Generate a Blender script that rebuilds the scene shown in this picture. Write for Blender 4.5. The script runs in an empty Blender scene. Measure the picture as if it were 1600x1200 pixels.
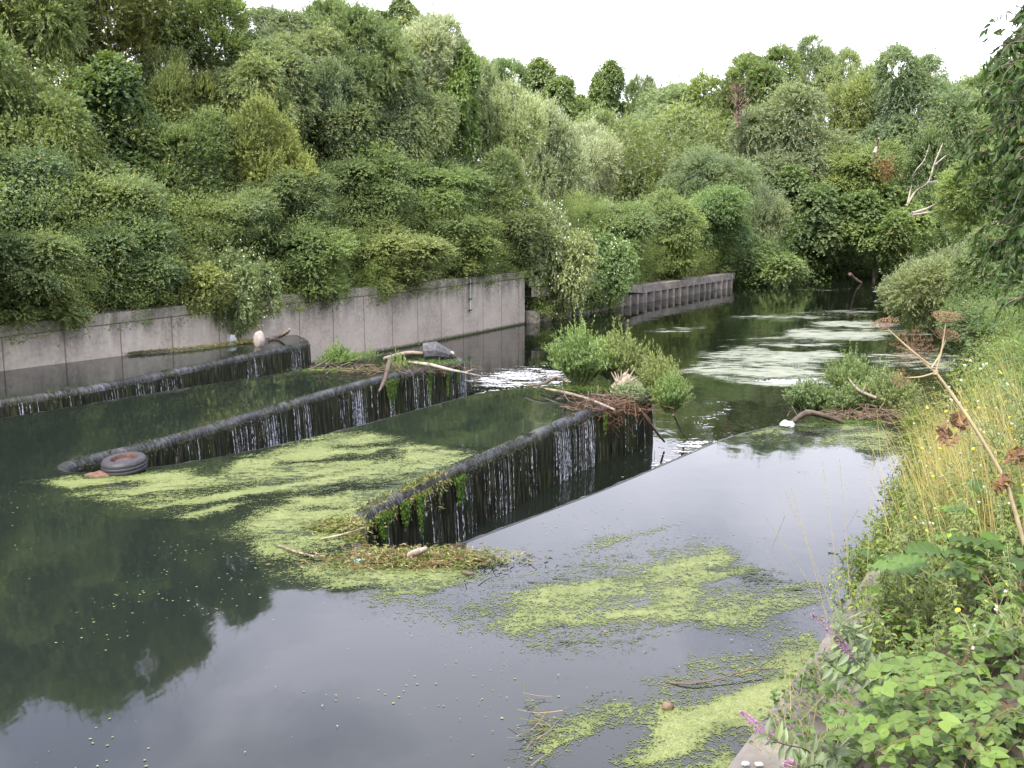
import bpy, math, random
import numpy as np
from mathutils import Vector, Matrix
from mathutils.geometry import tessellate_polygon

RNG = np.random.default_rng(7)
random.seed(7)
S = bpy.context.scene
COL = S.collection
H = 3.6
PITCH = math.radians(9.37)
FPX = 1570.0
LOW = -1.06

# ------------------------------------------------------------------ camera
cam = bpy.data.objects.new('camera', bpy.data.cameras.new('camera'))
COL.objects.link(cam)
cam.location = (0, 0, H)
cam.rotation_euler = (math.pi / 2 - PITCH, 0, 0)
cam.data.sensor_width = 36
cam.data.lens = 36 * FPX / 1600
cam.data.clip_end = 2000
S.camera = cam

# ------------------------------------------------------------------ sky and sun
SUN_EL, SUN_AZ = math.radians(48), math.radians(205)   # behind and left of the camera
W = bpy.data.worlds.new("World")
S.world = W
W.use_nodes = True
nt = W.node_tree
for n in list(nt.nodes):
    nt.nodes.remove(n)
N = nt.nodes.new
out = N('ShaderNodeOutputWorld'); bg = N('ShaderNodeBackground')
sky = N('ShaderNodeTexSky'); sky.sky_type = 'NISHITA'; sky.sun_disc = False
sky.sun_elevation = SUN_EL; sky.sun_rotation = SUN_AZ
tc = N('ShaderNodeTexCoord')
mp = N('ShaderNodeMapping'); mp.inputs['Scale'].default_value = (1.0, 1.0, 1.5)
nz = N('ShaderNodeTexNoise'); nz.inputs['Scale'].default_value = 2.6; nz.inputs['Detail'].default_value = 6; nz.inputs['Roughness'].default_value = .52; nz.inputs['Distortion'].default_value = .3
ramp = N('ShaderNodeValToRGB')
ramp.color_ramp.elements[0].position = .43; ramp.color_ramp.elements[0].color = (13, 13.6, 18.5, 1)
ramp.color_ramp.elements[1].position = .57; ramp.color_ramp.elements[1].color = (25.5, 25.3, 30, 1)
sep = N('ShaderNodeSeparateXYZ')
mr = N('ShaderNodeMapRange'); mr.inputs[1].default_value = .22; mr.inputs[2].default_value = .40
mr.inputs[3].default_value = 0; mr.inputs[4].default_value = 1
mixh = N('ShaderNodeMix'); mixh.data_type = 'RGBA'
mixh.inputs[6].default_value = (20, 20, 22.5, 1)
mixs = N('ShaderNodeMix'); mixs.data_type = 'RGBA'; mixs.inputs[0].default_value = .9
L = nt.links.new
L(tc.outputs['Generated'], mp.inputs['Vector']); L(mp.outputs[0], nz.inputs['Vector'])
L(nz.outputs['Fac'], ramp.inputs[0]); L(tc.outputs['Generated'], sep.inputs[0]); L(sep.outputs[2], mr.inputs[0])
L(mr.outputs[0], mixh.inputs[0]); L(ramp.outputs[0], mixh.inputs[7])
L(sky.outputs[0], mixs.inputs[6]); L(mixh.outputs[2], mixs.inputs[7])
L(mixs.outputs[2], bg.inputs[0]); bg.inputs[1].default_value = .1
L(bg.outputs[0], out.inputs[0])

sl = bpy.data.lights.new('sun', 'SUN'); sl.energy = 4.6; sl.angle = math.radians(7); sl.color = (1, .93, .80)
sun = bpy.data.objects.new('sun', sl); COL.objects.link(sun)
az = SUN_AZ
sd = Vector((math.sin(az) * math.cos(SUN_EL), math.cos(az) * math.cos(SUN_EL), math.sin(SUN_EL)))
sun.rotation_euler = sd.to_track_quat('Z', 'Y').to_euler()
S.view_settings.view_transform = 'Standard'
S.view_settings.look = 'None'
S.view_settings.exposure = .65
S.view_settings.gamma = 1
try:
    S.cycles.max_bounces = 6; S.cycles.diffuse_bounces = 3; S.cycles.transparent_max_bounces = 12
    S.cycles.caustics_reflective = False; S.cycles.caustics_refractive = False
except Exception:
    pass

# ------------------------------------------------------------------ measuring helpers
CP, SP = math.cos(PITCH), math.sin(PITCH)
def P(px, py, z=0.0):
    u = (px - 800) / FPX; v = (600 - py) / FPX
    dy = CP + v * SP; dz = -SP + v * CP
    t = (z - H) / dz
    return (u * t, dy * t, z)
def PY(px, py, Y):
    u = (px - 800) / FPX; v = (600 - py) / FPX
    t = Y / (CP + v * SP)
    return np.array((u * t, Y, H + t * (-SP + v * CP)))

# ------------------------------------------------------------------ object helpers
def tag(o, label=None, cat=None, group=None, kind=None):
    if label: o['label'] = label
    if cat: o['category'] = cat
    if group: o['group'] = group
    if kind: o['kind'] = kind
    return o
def empty(name, loc, rz=0, label=None, cat=None, group=None):
    o = bpy.data.objects.new(name, None); COL.objects.link(o)
    o.location = loc; o.rotation_euler = (0, 0, rz); o.empty_display_size = .1
    return tag(o, label, cat, group)
def link(name, me, mat=None, parent=None, loc=(0, 0, 0), rot=(0, 0, 0), scale=(1, 1, 1)):
    if mat is not None and len(me.materials) == 0: me.materials.append(mat)
    o = bpy.data.objects.new(name, me); COL.objects.link(o)
    o.location = loc; o.rotation_euler = rot; o.scale = scale
    if parent: o.parent = parent
    return o

class Geo:
    """collects vertices and faces (tris and quads) with a random value per piece"""
    def __init__(s): s.v = []; s.f = []; s.n = 0; s.r = []; s.uv = []
    def add(s, V, F, r=None, uv=None):
        V = np.asarray(V, float).reshape(-1, 3); F = np.asarray(F, int)
        s.v.append(V); s.f.append(F + s.n); s.n += len(V)
        s.r.append(np.full(len(F), random.random()) if r is None else np.broadcast_to(r, (len(F),)))
        s.uv.append(np.zeros((len(V), 2)) if uv is None else np.asarray(uv, float))
    def mesh(s, name, smooth=False):
        me = bpy.data.meshes.new(name)
        if not s.v: return me
        V = np.concatenate(s.v); me.vertices.add(len(V)); me.vertices.foreach_set('co', V.astype(np.float32).ravel())
        idx = np.concatenate([f.ravel() for f in s.f])
        tot = np.concatenate([np.full(len(f), f.shape[1]) for f in s.f])
        st = np.concatenate([[0], np.cumsum(tot)[:-1]])
        me.loops.add(len(idx)); me.loops.foreach_set('vertex_index', idx.astype(np.int32))
        me.polygons.add(len(tot)); me.polygons.foreach_set('loop_start', st.astype(np.int32))
        me.polygons.foreach_set('use_smooth', np.full(len(tot), smooth))
        a = me.attributes.new('rnd', 'FLOAT', 'FACE'); a.data.foreach_set('value', np.concatenate(s.r).astype(np.float32))
        UV = np.concatenate(s.uv)
        if UV.any():
            ul = me.uv_layers.new(name='UVMap'); ul.data.foreach_set('uv', UV[idx].astype(np.float32).ravel())
        me.update(calc_edges=True)
        return me

def nrm(a): return a / (np.linalg.norm(a, axis=-1, keepdims=True) + 1e-9)
def rdir(n):
    a = RNG.normal(size=(n, 3)); return nrm(a)

def tube(g, pts, rad, sides=7, r=None, cap=True, bump=0.0):
    pts = np.asarray(pts, float); n = len(pts); rad = np.broadcast_to(np.asarray(rad, float), (n,))
    T = nrm(np.gradient(pts, axis=0)); ref = np.array((.3, .2, 1.0)) if abs(T[0][2]) < .9 else np.array((1., .1, 0))
    A = nrm(np.cross(T, ref)); B = np.cross(T, A)
    th = np.linspace(0, 2 * math.pi, sides, endpoint=False)
    rr = rad[:, None] * (1 + bump * RNG.uniform(-1, 1, (n, sides)))
    V = pts[:, None] + rr[..., None] * (np.cos(th)[None, :, None] * A[:, None] + np.sin(th)[None, :, None] * B[:, None])
    F = []
    for i in range(n - 1):
        for j in range(sides):
            k = (j + 1) % sides
            F.append((i * sides + j, i * sides + k, (i + 1) * sides + k, (i + 1) * sides + j))
    g.add(V, F, r)
    if cap:
        for e, rev in ((0, 0), (n - 1, 1)):
            V2 = np.vstack([V[e], pts[e][None]])
            F2 = [(j, (j + 1) % sides, sides) if rev else ((j + 1) % sides, j, sides) for j in range(sides)]
            g.add(V2, F2, r)
def curve_pts(ctrl, n=12):
    c = np.asarray(ctrl, float); m = len(c)
    t = np.linspace(0, m - 1, n); o = []
    for x in t:
        i = min(int(x), m - 2); f = x - i
        p0 = c[max(i - 1, 0)]; p1 = c[i]; p2 = c[i + 1]; p3 = c[min(i + 2, m - 1)]
        o.append(.5 * ((2 * p1) + (-p0 + p2) * f + (2 * p0 - 5 * p1 + 4 * p2 - p3) * f * f + (-p0 + 3 * p1 - 3 * p2 + p3) * f ** 3))
    return np.array(o)

# value noise in numpy
_T = RNG.uniform(0, 1, (256, 256))
def vn(x, y):
    xi = np.floor(x).astype(int); yi = np.floor(y).astype(int); fx = x - xi; fy = y - yi
    fx = fx * fx * (3 - 2 * fx); fy = fy * fy * (3 - 2 * fy)
    a = _T[xi % 256, yi % 256]; b = _T[(xi + 1) % 256, yi % 256]; c = _T[xi % 256, (yi + 1) % 256]; d = _T[(xi + 1) % 256, (yi + 1) % 256]
    return (a * (1 - fx) + b * fx) * (1 - fy) + (c * (1 - fx) + d * fx) * fy
def fbm(x, y, o=4):
    s = 0; a = .5; t = 0
    for k in range(o):
        s = s + a * vn(x + 17.3 * k, y + 9.1 * k); t += a; a *= .5; x = x * 2.03; y = y * 2.03
    return s / t

# ------------------------------------------------------------------ materials
def mat(name):
    m = bpy.data.materials.new(name); m.use_nodes = True
    nt = m.node_tree; b = nt.nodes['Principled BSDF']
    return m, nt, b, nt.nodes.new, nt.links.new
def rampn(nt, stops, fac=None):
    r = nt.nodes.new('ShaderNodeValToRGB'); e = r.color_ramp.elements
    while len(e) < len(stops): e.new(.5)
    for i, (p, c) in enumerate(stops):
        e[i].position = p; e[i].color = tuple(c) + (1,) if len(c) == 3 else c
    if fac is not None: nt.links.new(fac, r.inputs[0])
    return r
def noise(nt, scale, detail=4, rough=.55, vec=None, mapscale=None, coord='Object', dist=0):
    n = nt.nodes.new('ShaderNodeTexNoise'); n.inputs['Scale'].default_value = scale
    n.inputs['Detail'].default_value = detail; n.inputs['Roughness'].default_value = rough; n.inputs['Distortion'].default_value = dist
    if vec is None:
        t = nt.nodes.new('ShaderNodeTexCoord'); vec = t.outputs[coord]
    if mapscale:
        m = nt.nodes.new('ShaderNodeMapping'); m.inputs['Scale'].default_value = mapscale
        nt.links.new(vec, m.inputs[0]); vec = m.outputs[0]
    nt.links.new(vec, n.inputs['Vector'])
    return n.outputs['Fac']
def mth(nt, op, a, b=None, c=None, clamp=False):
    m = nt.nodes.new('ShaderNodeMath'); m.operation = op; m.use_clamp = clamp
    for i, x in enumerate((a, b, c)):
        if x is None: continue
        if isinstance(x, (int, float)): m.inputs[i].default_value = x
        else: nt.links.new(x, m.inputs[i])
    return m.outputs[0]
def mixc(nt, f, a, b, mode='MIX'):
    m = nt.nodes.new('ShaderNodeMix'); m.data_type = 'RGBA'; m.blend_type = mode
    for i, x in ((0, f), (6, a), (7, b)):
        if isinstance(x, (int, float)): m.inputs[i].default_value = x
        elif isinstance(x, tuple): m.inputs[i].default_value = x if len(x) == 4 else x + (1,)
        else: nt.links.new(x, m.inputs[i])
    return m.outputs[2]
def bump(nt, h, strength, dist, b):
    n = nt.nodes.new('ShaderNodeBump'); n.inputs['Strength'].default_value = strength; n.inputs['Distance'].default_value = dist
    nt.links.new(h, n.inputs['Height']); nt.links.new(n.outputs[0], b.inputs['Normal'])
def attr(nt, name):
    a = nt.nodes.new('ShaderNodeAttribute'); a.attribute_name = name; return a.outputs['Fac']

def leaf_mat(name, trans=.42, rough=.5, col=None, var=.5, back=None, odd=None, spec=.35):
    m, nt, b, N, L = mat(name)
    r = attr(nt, 'rnd')
    if col is None:
        oi = N('ShaderNodeObjectInfo'); c = oi.outputs['Color']
    else:
        c = N('ShaderNodeRGB'); c.outputs[0].default_value = col + (1,); c = c.outputs[0]
    k = rampn(nt, [(0, (1 - var * .6,) * 3), (.7, (1.0,) * 3), (1, (1 + var * .7, 1 + var * .65, 1 + var * .3))], r)
    c = mixc(nt, 1.0, c, k.outputs[0], 'MULTIPLY')
    big = noise(nt, .35, 2, coord='Object')
    c = mixc(nt, 1.0, c, rampn(nt, [(.35, (.8, .84, .9)), (.65, (1.18, 1.14, 1.0))], big).outputs[0], 'MULTIPLY')
    if odd:
        f = mth(nt, 'GREATER_THAN', r, odd[0]); c = mixc(nt, f, c, odd[1])
    if back:
        geo = N('ShaderNodeNewGeometry'); c = mixc(nt, mth(nt, 'MULTIPLY', geo.outputs['Backfacing'], .75), c, back)
    L(c, b.inputs['Base Color']); b.inputs['Roughness'].default_value = rough
    b.inputs['Specular IOR Level'].default_value = spec
    tr = N('ShaderNodeBsdfTranslucent'); L(mixc(nt, 1.0, c, (1.3, 1.35, .5), 'MULTIPLY'), tr.inputs[0])
    ms = N('ShaderNodeMixShader'); ms.inputs[0].default_value = trans
    L(b.outputs[0], ms.inputs[1]); L(tr.outputs[0], ms.inputs[2]); L(ms.outputs[0], nt.nodes['Material Output'].inputs[0])
    return m
M = {}
M['leaf'] = leaf_mat('foliage_leaf', odd=(.992, (.42, .30, .06)))
M['leaf_silver'] = leaf_mat('foliage_silver', back=(.50, .53, .42), odd=(.88, (.55, .57, .48)), rough=.6)
M['leaf_flower'] = leaf_mat('foliage_with_white_flowers', odd=(.9965, (.85, .85, .82)))
M['near'] = leaf_mat('near_leaf', trans=.3, var=.5, rough=.5, spec=.3, odd=(.985, (.34, .26, .06)))

def simple(name, col, rough=.7, var=.35, scale=6, spec=.3, bmp=.3, metal=0, bscale=None, dark=None):
    m, nt, b, N, L = mat(name)
    n = noise(nt, scale, 5)
    lo = tuple(c * (1 - var) for c in col); hi = tuple(min(c * (1 + var), 1) for c in col)
    c = rampn(nt, [(.3, lo), (.7, hi)], n).outputs[0]
    if dark: c = mixc(nt, rampn(nt, [(.5, (0, 0, 0)), (.62, (1, 1, 1))], noise(nt, scale * .3, 4)).outputs[0], c, dark)
    L(c, b.inputs['Base Color'])
    b.inputs['Roughness'].default_value = rough; b.inputs['Specular IOR Level'].default_value = spec; b.inputs['Metallic'].default_value = metal
    if bmp: bump(nt, noise(nt, bscale or scale * 4, 5), bmp, .02, b)
    return m
M['bark'] = simple('bark', (.11, .09, .065), .9, .5, 8)
M['deadwood'] = simple('dead_wood', (.25, .205, .15), .8, .35, 12, dark=(.11, .09, .065))
M['palewood'] = simple('bleached_wood', (.30, .265, .215), .75, .25, 14, dark=(.14, .12, .09))
M['darkwood'] = simple('wet_wood', (.075, .055, .04), .55, .5, 14)
M['twig'] = simple('driftwood_twigs', (.13, .09, .06), .8, .5, 9)
M['redtwig'] = simple('reddish_twigs', (.13, .065, .035), .8, .4, 9)
M['stone'] = simple('pale_stone', (.29, .25, .22), .85, .2, 9)
M['palestone'] = simple('chalky_stone', (.42, .41, .38), .9, .2, 40)
M['brick'] = simple('brick', (.13, .075, .052), .85, .35, 20)
M['greyblock'] = simple('grey_block', (.075, .075, .078), .8, .4, 10)
M['tyre'] = simple('rubber', (.03, .029, .033), .55, .35, 20, spec=.4, bmp=.15)
M['rust'] = simple('rusty_steel', (.065, .032, .022), .7, .45, 18)
M['hub'] = simple('dull_steel', (.062, .05, .047), .6, .3, 25, metal=.3)
M['moss'] = leaf_mat('moss', col=(.075, .135, .018), trans=.2, var=.6)
M['weed'] = leaf_mat('stranded_weed', col=(.16, .19, .05), trans=.2, var=.9, odd=(.8, (.30, .22, .12)))
M['plastic_white'] = simple('white_plastic', (.6, .6, .6), .35, .05, 5, bmp=0)
M['plastic_blue'] = simple('blue_plastic', (.25, .5, .62), .35, .1, 5, bmp=0)
M['galv'] = simple('galvanised_pipe', (.42, .44, .4), .5, .25, 20, metal=.3)
M['soil'] = simple('soil', (.07, .058, .035), .95, .5, 3)
M['purple'] = leaf_mat('purple_flower', col=(.50, .25, .56), trans=.3, var=.5, rough=.7)
M['faded_purple'] = leaf_mat('faded_flower', col=(.30, .24, .30), trans=.3, var=.6, rough=.8, odd=(.7, (.45, .25, .52)))
M['seedgrey'] = leaf_mat('seed_spike', col=(.24, .26, .2), trans=.2, var=.5, rough=.9)
M['yellow'] = leaf_mat('yellow_flower', col=(.85, .68, .04), trans=.3, var=.2, rough=.6)
M['whiteflower'] = leaf_mat('white_flower', col=(.68, .68, .64), trans=.3, var=.1, rough=.6)
M['stemgreen'] = simple('green_stem', (.17, .2, .08), .6, .3, 20, bmp=0)
M['stemred'] = simple('red_cane', (.15, .085, .045), .6, .3, 20, bmp=0)
M['straw'] = leaf_mat('dry_grass', col=(.46, .385, .20), trans=.35, var=.6, rough=.7, odd=(.82, (.3, .36, .12)))
M['hogweed'] = simple('dead_hogweed_stem', (.31, .25, .145), .7, .25, 12, bmp=.1)
M['umbel'] = simple('dead_umbel', (.20, .12, .07), .85, .4, 14, bmp=0)
M['deadleaf'] = leaf_mat('withered_leaf', col=(.27, .16, .09), trans=.25, var=.7, rough=.8)

def concrete(name, base=(.39, .35, .285), panels=True):
    m, nt, b, N, L = mat(name)
    t = N('ShaderNodeTexCoord'); uv = t.outputs['UV']
    fine = noise(nt, 9, 6, .65, uv); big = noise(nt, .8, 5, .6, uv)
    streak = noise(nt, 1.0, 5, .65, uv, (3.2, .45, 1))
    c = rampn(nt, [(.36, tuple(x * .6 for x in base)), (.5, base), (.64, tuple(x * 1.2 for x in base))], mth(nt, 'ADD', mth(nt, 'MULTIPLY', fine, .45), mth(nt, 'MULTIPLY', big, .55))).outputs[0]
    s = N('ShaderNodeSeparateXYZ'); L(uv, s.inputs[0])
    # dark stains hang from the coping, a tan band sits above the waterline, green at the waterline
    top = mth(nt, 'MULTIPLY', rampn(nt, [(.40, (0, 0, 0)), (.60, (1, 1, 1))], streak).outputs[0], .72)
    hgt = N('ShaderNodeMapRange'); L(s.outputs[1], hgt.inputs[0]); hgt.inputs[1].default_value = -.2; hgt.inputs[2].default_value = 1.1
    stain = mth(nt, 'MULTIPLY', top, hgt.outputs[0])
    c = mixc(nt, stain, c, (.085, .08, .075))
    tan = N('ShaderNodeMapRange'); L(s.outputs[1], tan.inputs[0]); tan.inputs[1].default_value = .5; tan.inputs[2].default_value = -1.1
    c = mixc(nt, mth(nt, 'MULTIPLY', tan.outputs[0], .5), c, (.40, .34, .27))
    gr = N('ShaderNodeMapRange'); L(mth(nt, 'ADD', s.outputs[1], mth(nt, 'MULTIPLY', fine, .2)), gr.inputs[0]); gr.inputs[1].default_value = LOW + .24; gr.inputs[2].default_value = LOW + .13
    c = mixc(nt, gr.outputs[0], c, (.05, .07, .02))
    spk = N('ShaderNodeTexVoronoi'); spk.inputs['Scale'].default_value = 6; L(uv, spk.inputs['Vector'])
    sp2 = mth(nt, 'MULTIPLY', mth(nt, 'LESS_THAN', spk.outputs['Distance'], .10), mth(nt, 'GREATER_THAN', noise(nt, .9, 3, .5, uv), .56))
    c = mixc(nt, sp2, c, (.62, .62, .58))
    if panels:
        fr = mth(nt, 'FRACT', mth(nt, 'DIVIDE', s.outputs[0], 1.6))
        ln = mth(nt, 'LESS_THAN', mth(nt, 'ABSOLUTE', mth(nt, 'SUBTRACT', fr, .5)), .012)
        c = mixc(nt, mth(nt, 'MULTIPLY', ln, .75), c, (.12, .085, .06))
        bl = mth(nt, 'SUBTRACT', 1.0, ln)
        bh = mth(nt, 'ADD', mth(nt, 'MULTIPLY', fine, .4), bl)
    else: bh = fine
    L(c, b.inputs['Base Color']); b.inputs['Roughness'].default_value = .9; b.inputs['Specular IOR Level'].default_value = .2
    bump(nt, bh, .5, .02, b)
    return m
M['concrete'] = concrete('river_wall_concrete')
M['coping'] = concrete('coping_concrete', (.32, .29, .235), False)
M['nearcoping'] = simple('near_coping_concrete', (.15, .135, .115), .9, .4, 3, dark=(.05, .048, .03), bscale=30)
M['pile'] = simple('sheet_pile', (.20, .18, .15), .8, .4, 2.5, bscale=20)

def water_mat(name, deep=(.012, .018, .012), ripple=.02, scale=3.0):
    m, nt, b, N, L = mat(name)
    b.inputs['Base Color'].default_value = deep + (1,)
    b.inputs['Roughness'].default_value = .035; b.inputs['IOR'].default_value = 1.33
    a = noise(nt, scale, 3, .5, None, (1, .55, 1)); c = noise(nt, .6, 2, .5)
    h = mth(nt, 'ADD', mth(nt, 'MULTIPLY', a, .4), c)
    bump(nt, h, ripple, 1.0, b)
    return m
M['water'] = water_mat('still_water', (.011, .015, .012), .006, 2.2)
M['water_low'] = water_mat('river_water', (.005, .007, .004), .012, 3.0)

def weir_mat(name):
    m, nt, b, N, L = mat(name)
    t = N('ShaderNodeTexCoord'); uv = t.outputs['UV']; s = N('ShaderNodeSeparateXYZ'); L(uv, s.inputs[0])
    st = noise(nt, 1, 5, .65, uv, (16, 2.0, 1)); st2 = noise(nt, 1, 5, .7, uv, (45, 1.6, 1)); bg = noise(nt, 1.3, 3, .5, uv)
    mos = rampn(nt, [(.50, (0, 0, 0)), (.66, (1, 1, 1))], noise(nt, 1, 4, .6, uv, (5, .7, 1))).outputs[0]
    c = rampn(nt, [(.38, (.004, .005, .003)), (.52, (.018, .019, .011)), (.64, (.06, .056, .033))], st).outputs[0]
    c = mixc(nt, mth(nt, 'MULTIPLY', mos, .6), c, (.022, .038, .008))
    # thin white film strands
    d = rampn(nt, [(.60, (0, 0, 0)), (.72, (1, 1, 1))], mth(nt, 'ADD', mth(nt, 'MULTIPLY', st2, .75), mth(nt, 'MULTIPLY', bg, .25))).outputs[0]
    c = mixc(nt, mth(nt, 'MULTIPLY', d, .30), c, (.22, .24, .26))
    L(c, b.inputs['Base Color'])
    b.inputs['Roughness'].default_value = .3; b.inputs['IOR'].default_value = 1.33; b.inputs['Specular IOR Level'].default_value = .35
    bump(nt, mth(nt, 'ADD', st, mth(nt, 'MULTIPLY', st2, .7)), .9, .035, b)
    return m
M['weir'] = weir_mat('wet_weir_face')
def lip_mat(name):
    m, nt, b, N, L = mat(name)
    t = N('ShaderNodeTexCoord'); uv = t.outputs['UV']
    st = noise(nt, 1, 5, .7, uv, (38, 4.0, 1)); big = noise(nt, 1.1, 3, .5, uv)
    c = rampn(nt, [(.42, (.003, .004, .003)), (.51, (.022, .023, .023)), (.62, (.13, .13, .14))], mth(nt, 'ADD', mth(nt, 'MULTIPLY', st, .7), mth(nt, 'MULTIPLY', big, .3))).outputs[0]  # pale grey streaks put sky highlights into the lip colour
    mz = rampn(nt, [(.5, (0, 0, 0)), (.68, (1, 1, 1))], noise(nt, 1, 4, .6, uv, (.7, 1.5, 1))).outputs[0]
    c = mixc(nt, mth(nt, 'MULTIPLY', mz, .7), c, (.035, .036, .012))
    L(c, b.inputs['Base Color']); L(mth(nt, 'ADD', mth(nt, 'MULTIPLY', big, .35), .12), b.inputs['Roughness']); b.inputs['IOR'].default_value = 1.33
    b.inputs['Specular IOR Level'].default_value = .7
    bump(nt, mth(nt, 'ADD', mth(nt, 'MULTIPLY', st, .5), mth(nt, 'MULTIPLY', big, 1.5)), .8, .05, b)
    return m
M['lip'] = lip_mat('water_sliding_over_crest')
def strand_mat():
    m, nt, b, N, L = mat('white_water_strand')
    t = N('ShaderNodeTexCoord'); uv = t.outputs['UV']
    st = noise(nt, 1, 4, .7, uv, (60, 11, 1))
    a = rampn(nt, [(.47, (0, 0, 0)), (.56, (1, 1, 1))], st).outputs[0]
    b.inputs['Base Color'].default_value = (.50, .53, .58, 1); b.inputs['Roughness'].default_value = .3
    L(mth(nt, 'MULTIPLY', a, .8), b.inputs['Alpha'])
    return m
M['strand'] = strand_mat()

def mat_sheet(name, cols, scale=14, lo=.46, hi=.5, stretch=(1, 1, 1), rough=.6, cells=0, fine=60, spec=.3, noisew=.9):
    """floating cover: attribute 'dens' against fine noise decides where the cover lies"""
    m, nt, b, N, L = mat(name)
    d = attr(nt, 'dens')
    n1 = noise(nt, scale, 6, .72, None, stretch); n2 = noise(nt, fine, 3, .6, None)
    if cells:
        vo = N('ShaderNodeTexVoronoi'); vo.inputs['Scale'].default_value = cells; tcv = N('ShaderNodeTexCoord'); L(tcv.outputs['Object'], vo.inputs['Vector'])
        sv = N('ShaderNodeSeparateColor'); L(vo.outputs['Color'], sv.inputs[0])
        n2 = mth(nt, 'ADD', mth(nt, 'MULTIPLY', n2, .55), mth(nt, 'MULTIPLY', sv.outputs[0], .45))
    n = mth(nt, 'ADD', mth(nt, 'MULTIPLY', n1, .62), mth(nt, 'MULTIPLY', n2, .38))
    x = mth(nt, 'ADD', d, mth(nt, 'MULTIPLY', mth(nt, 'SUBTRACT', n, .5), noisew * 2))
    a = rampn(nt, [(lo, (0, 0, 0)), (hi, (1, 1, 1))], x).outputs[0]
    cn = noise(nt, 2.2, 5, .6); cf = noise(nt, 90, 3, .7)
    c = rampn(nt, [(.34, cols[0]), (.5, cols[1]), (.66, cols[2])], mth(nt, 'ADD', mth(nt, 'ADD', mth(nt, 'MULTIPLY', cn, .35), mth(nt, 'MULTIPLY', cf, .3)), mth(nt, 'MULTIPLY', mth(nt, 'MULTIPLY', n1, .5), mth(nt, 'ADD', d, .15)))).outputs[0]
    if cells:
        gv = rampn(nt, [(0, (.65, .68, .7)), (.5, (1, 1, 1)), (1, (1.3, 1.27, 1.25))], sv.outputs[1]).outputs[0]; c = mixc(nt, 1.0, c, gv, 'MULTIPLY')
    L(c, b.inputs['Base Color']); b.inputs['Roughness'].default_value = rough; b.inputs['Specular IOR Level'].default_value = spec
    L(a, b.inputs['Alpha']); bump(nt, cf, .4, .01, b)
    return m
M['duck'] = mat_sheet('duckweed', [(.028, .042, .012), (.095, .118, .028), (.165, .19, .062)], hi=.53, noisew=1.2, cells=95)
M['duck_glare'] = mat_sheet('pale_river_scum', [(.06, .075, .045), (.14, .16, .10), (.24, .25, .19)], scale=3, fine=20, stretch=(.5, 1.3, 1), lo=.44, hi=.60, noisew=1.3)  # sky glare on the duckweed film is painted into these paler colours
M['darkweed'] = mat_sheet('dark_drifting_weed', [(.012, .018, .008), (.03, .045, .018), (.08, .10, .04)], scale=7, fine=45, stretch=(.5, 1.6, 1), lo=.47, hi=.52, noisew=1.2)
M['foam'] = mat_sheet('foam', [(.4, .4, .4), (.55, .55, .55), (.65, .65, .65)], scale=3.5, fine=16, stretch=(.5, 1.6, 1), lo=.50, hi=.54, noisew=1.5)

# ------------------------------------------------------------------ the two banks, as lines in plan
LW = [(-40, -22), (-30, -6), (-21, 10), (-12.21, 23.69), (-10.23, 26.6), (-7.26, 30.8), (-4.54, 35.35), (-1.69, 40.5), (.57, 44.76), (5.61, 53.66), (15, 69.4)]
LB = LW + [(21, 77), (30, 83), (45, 86), (110, 84)]
RB = [(-6, -7), (-2.1, .06), (1.36, 5.65), (2.45, 7.41), (2.95, 8.3), (4.1, 10.2), (6.9, 14.6), (8.9, 18), (12.2, 25), (17.3, 39), (21, 52), (27, 64), (38, 72), (60, 74), (110, 72)]
def resample(pts, step):
    pts = np.asarray(pts, float); d = np.r_[0, np.cumsum(np.linalg.norm(np.diff(pts, axis=0), axis=1))]
    n = max(2, int(d[-1] / step)); t = np.linspace(0, d[-1], n)
    return np.stack([np.interp(t, d, pts[:, k]) for k in range(pts.shape[1])], 1), t
def offset(pts, s):
    """offset to the left of the walking direction"""
    T = nrm(np.gradient(pts, axis=0)); Nn = np.stack([-T[:, 1], T[:, 0]], 1)
    return pts + Nn * (s[:, None] if hasattr(s, '__len__') else s)
def sweep(g, path, prof, t, closed=False):
    """prof: list of (offset, z); path in plan. uv = (length along, length round profile)"""
    rows = [np.column_stack([offset(path, o), np.full(len(path), z) if not hasattr(z, '__len__') else z]) for o, z in prof]
    V = np.stack(rows, 1); n, k = V.shape[:2]
    i, j = np.meshgrid(np.arange(n - 1), np.arange(k - 1), indexing='ij'); a = (i * k + j).ravel()
    F = np.stack([a, a + 1, a + k + 1, a + k], 1)
    zz = V[:, :, 2]; uv = np.stack([np.broadcast_to(t[:, None], (n, k)), zz], 2)
    g.add(V.reshape(-1, 3), F, .5, uv.reshape(-1, 2))

# ground: banks either side of the river, bed below
def slope_z(d, x, y, steep=1.0):
    return 1.12 - np.interp(y, [45, 56], [0, 1.25]) * np.clip(1.6 - d * .4, 0, 1) + steep * (np.interp(d, [0, .5, 2, 5, 9, 16, 30, 300], [0, .05, .4, 1.4, 2.6, 3.6, 3.6, 3.0])) + .5 * (fbm(x * .3, y * .3) - .5) * np.minimum(d, 3) / 3
g = Geo()
p, t = resample(LB, 1.0)
ds = np.array([0.3, .6, 1.2, 2, 3, 4.5, 6, 9, 13, 20, 40, 120, 400])
R_ = [np.column_stack([offset(p, d), np.zeros(len(p))]) for d in ds]
V = np.stack(R_, 1)
V[:, :, 2] = slope_z(ds[None, :], V[:, :, 0], V[:, :, 1])
def grid_faces(n, k):
    i, j = np.meshgrid(np.arange(n - 1), np.arange(k - 1), indexing='ij'); a = (i * k + j).ravel()
    return np.stack([a, a + 1, a + k + 1, a + k], 1)
g.add(V.reshape(-1, 3), grid_faces(len(p), len(ds)), .5)
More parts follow.
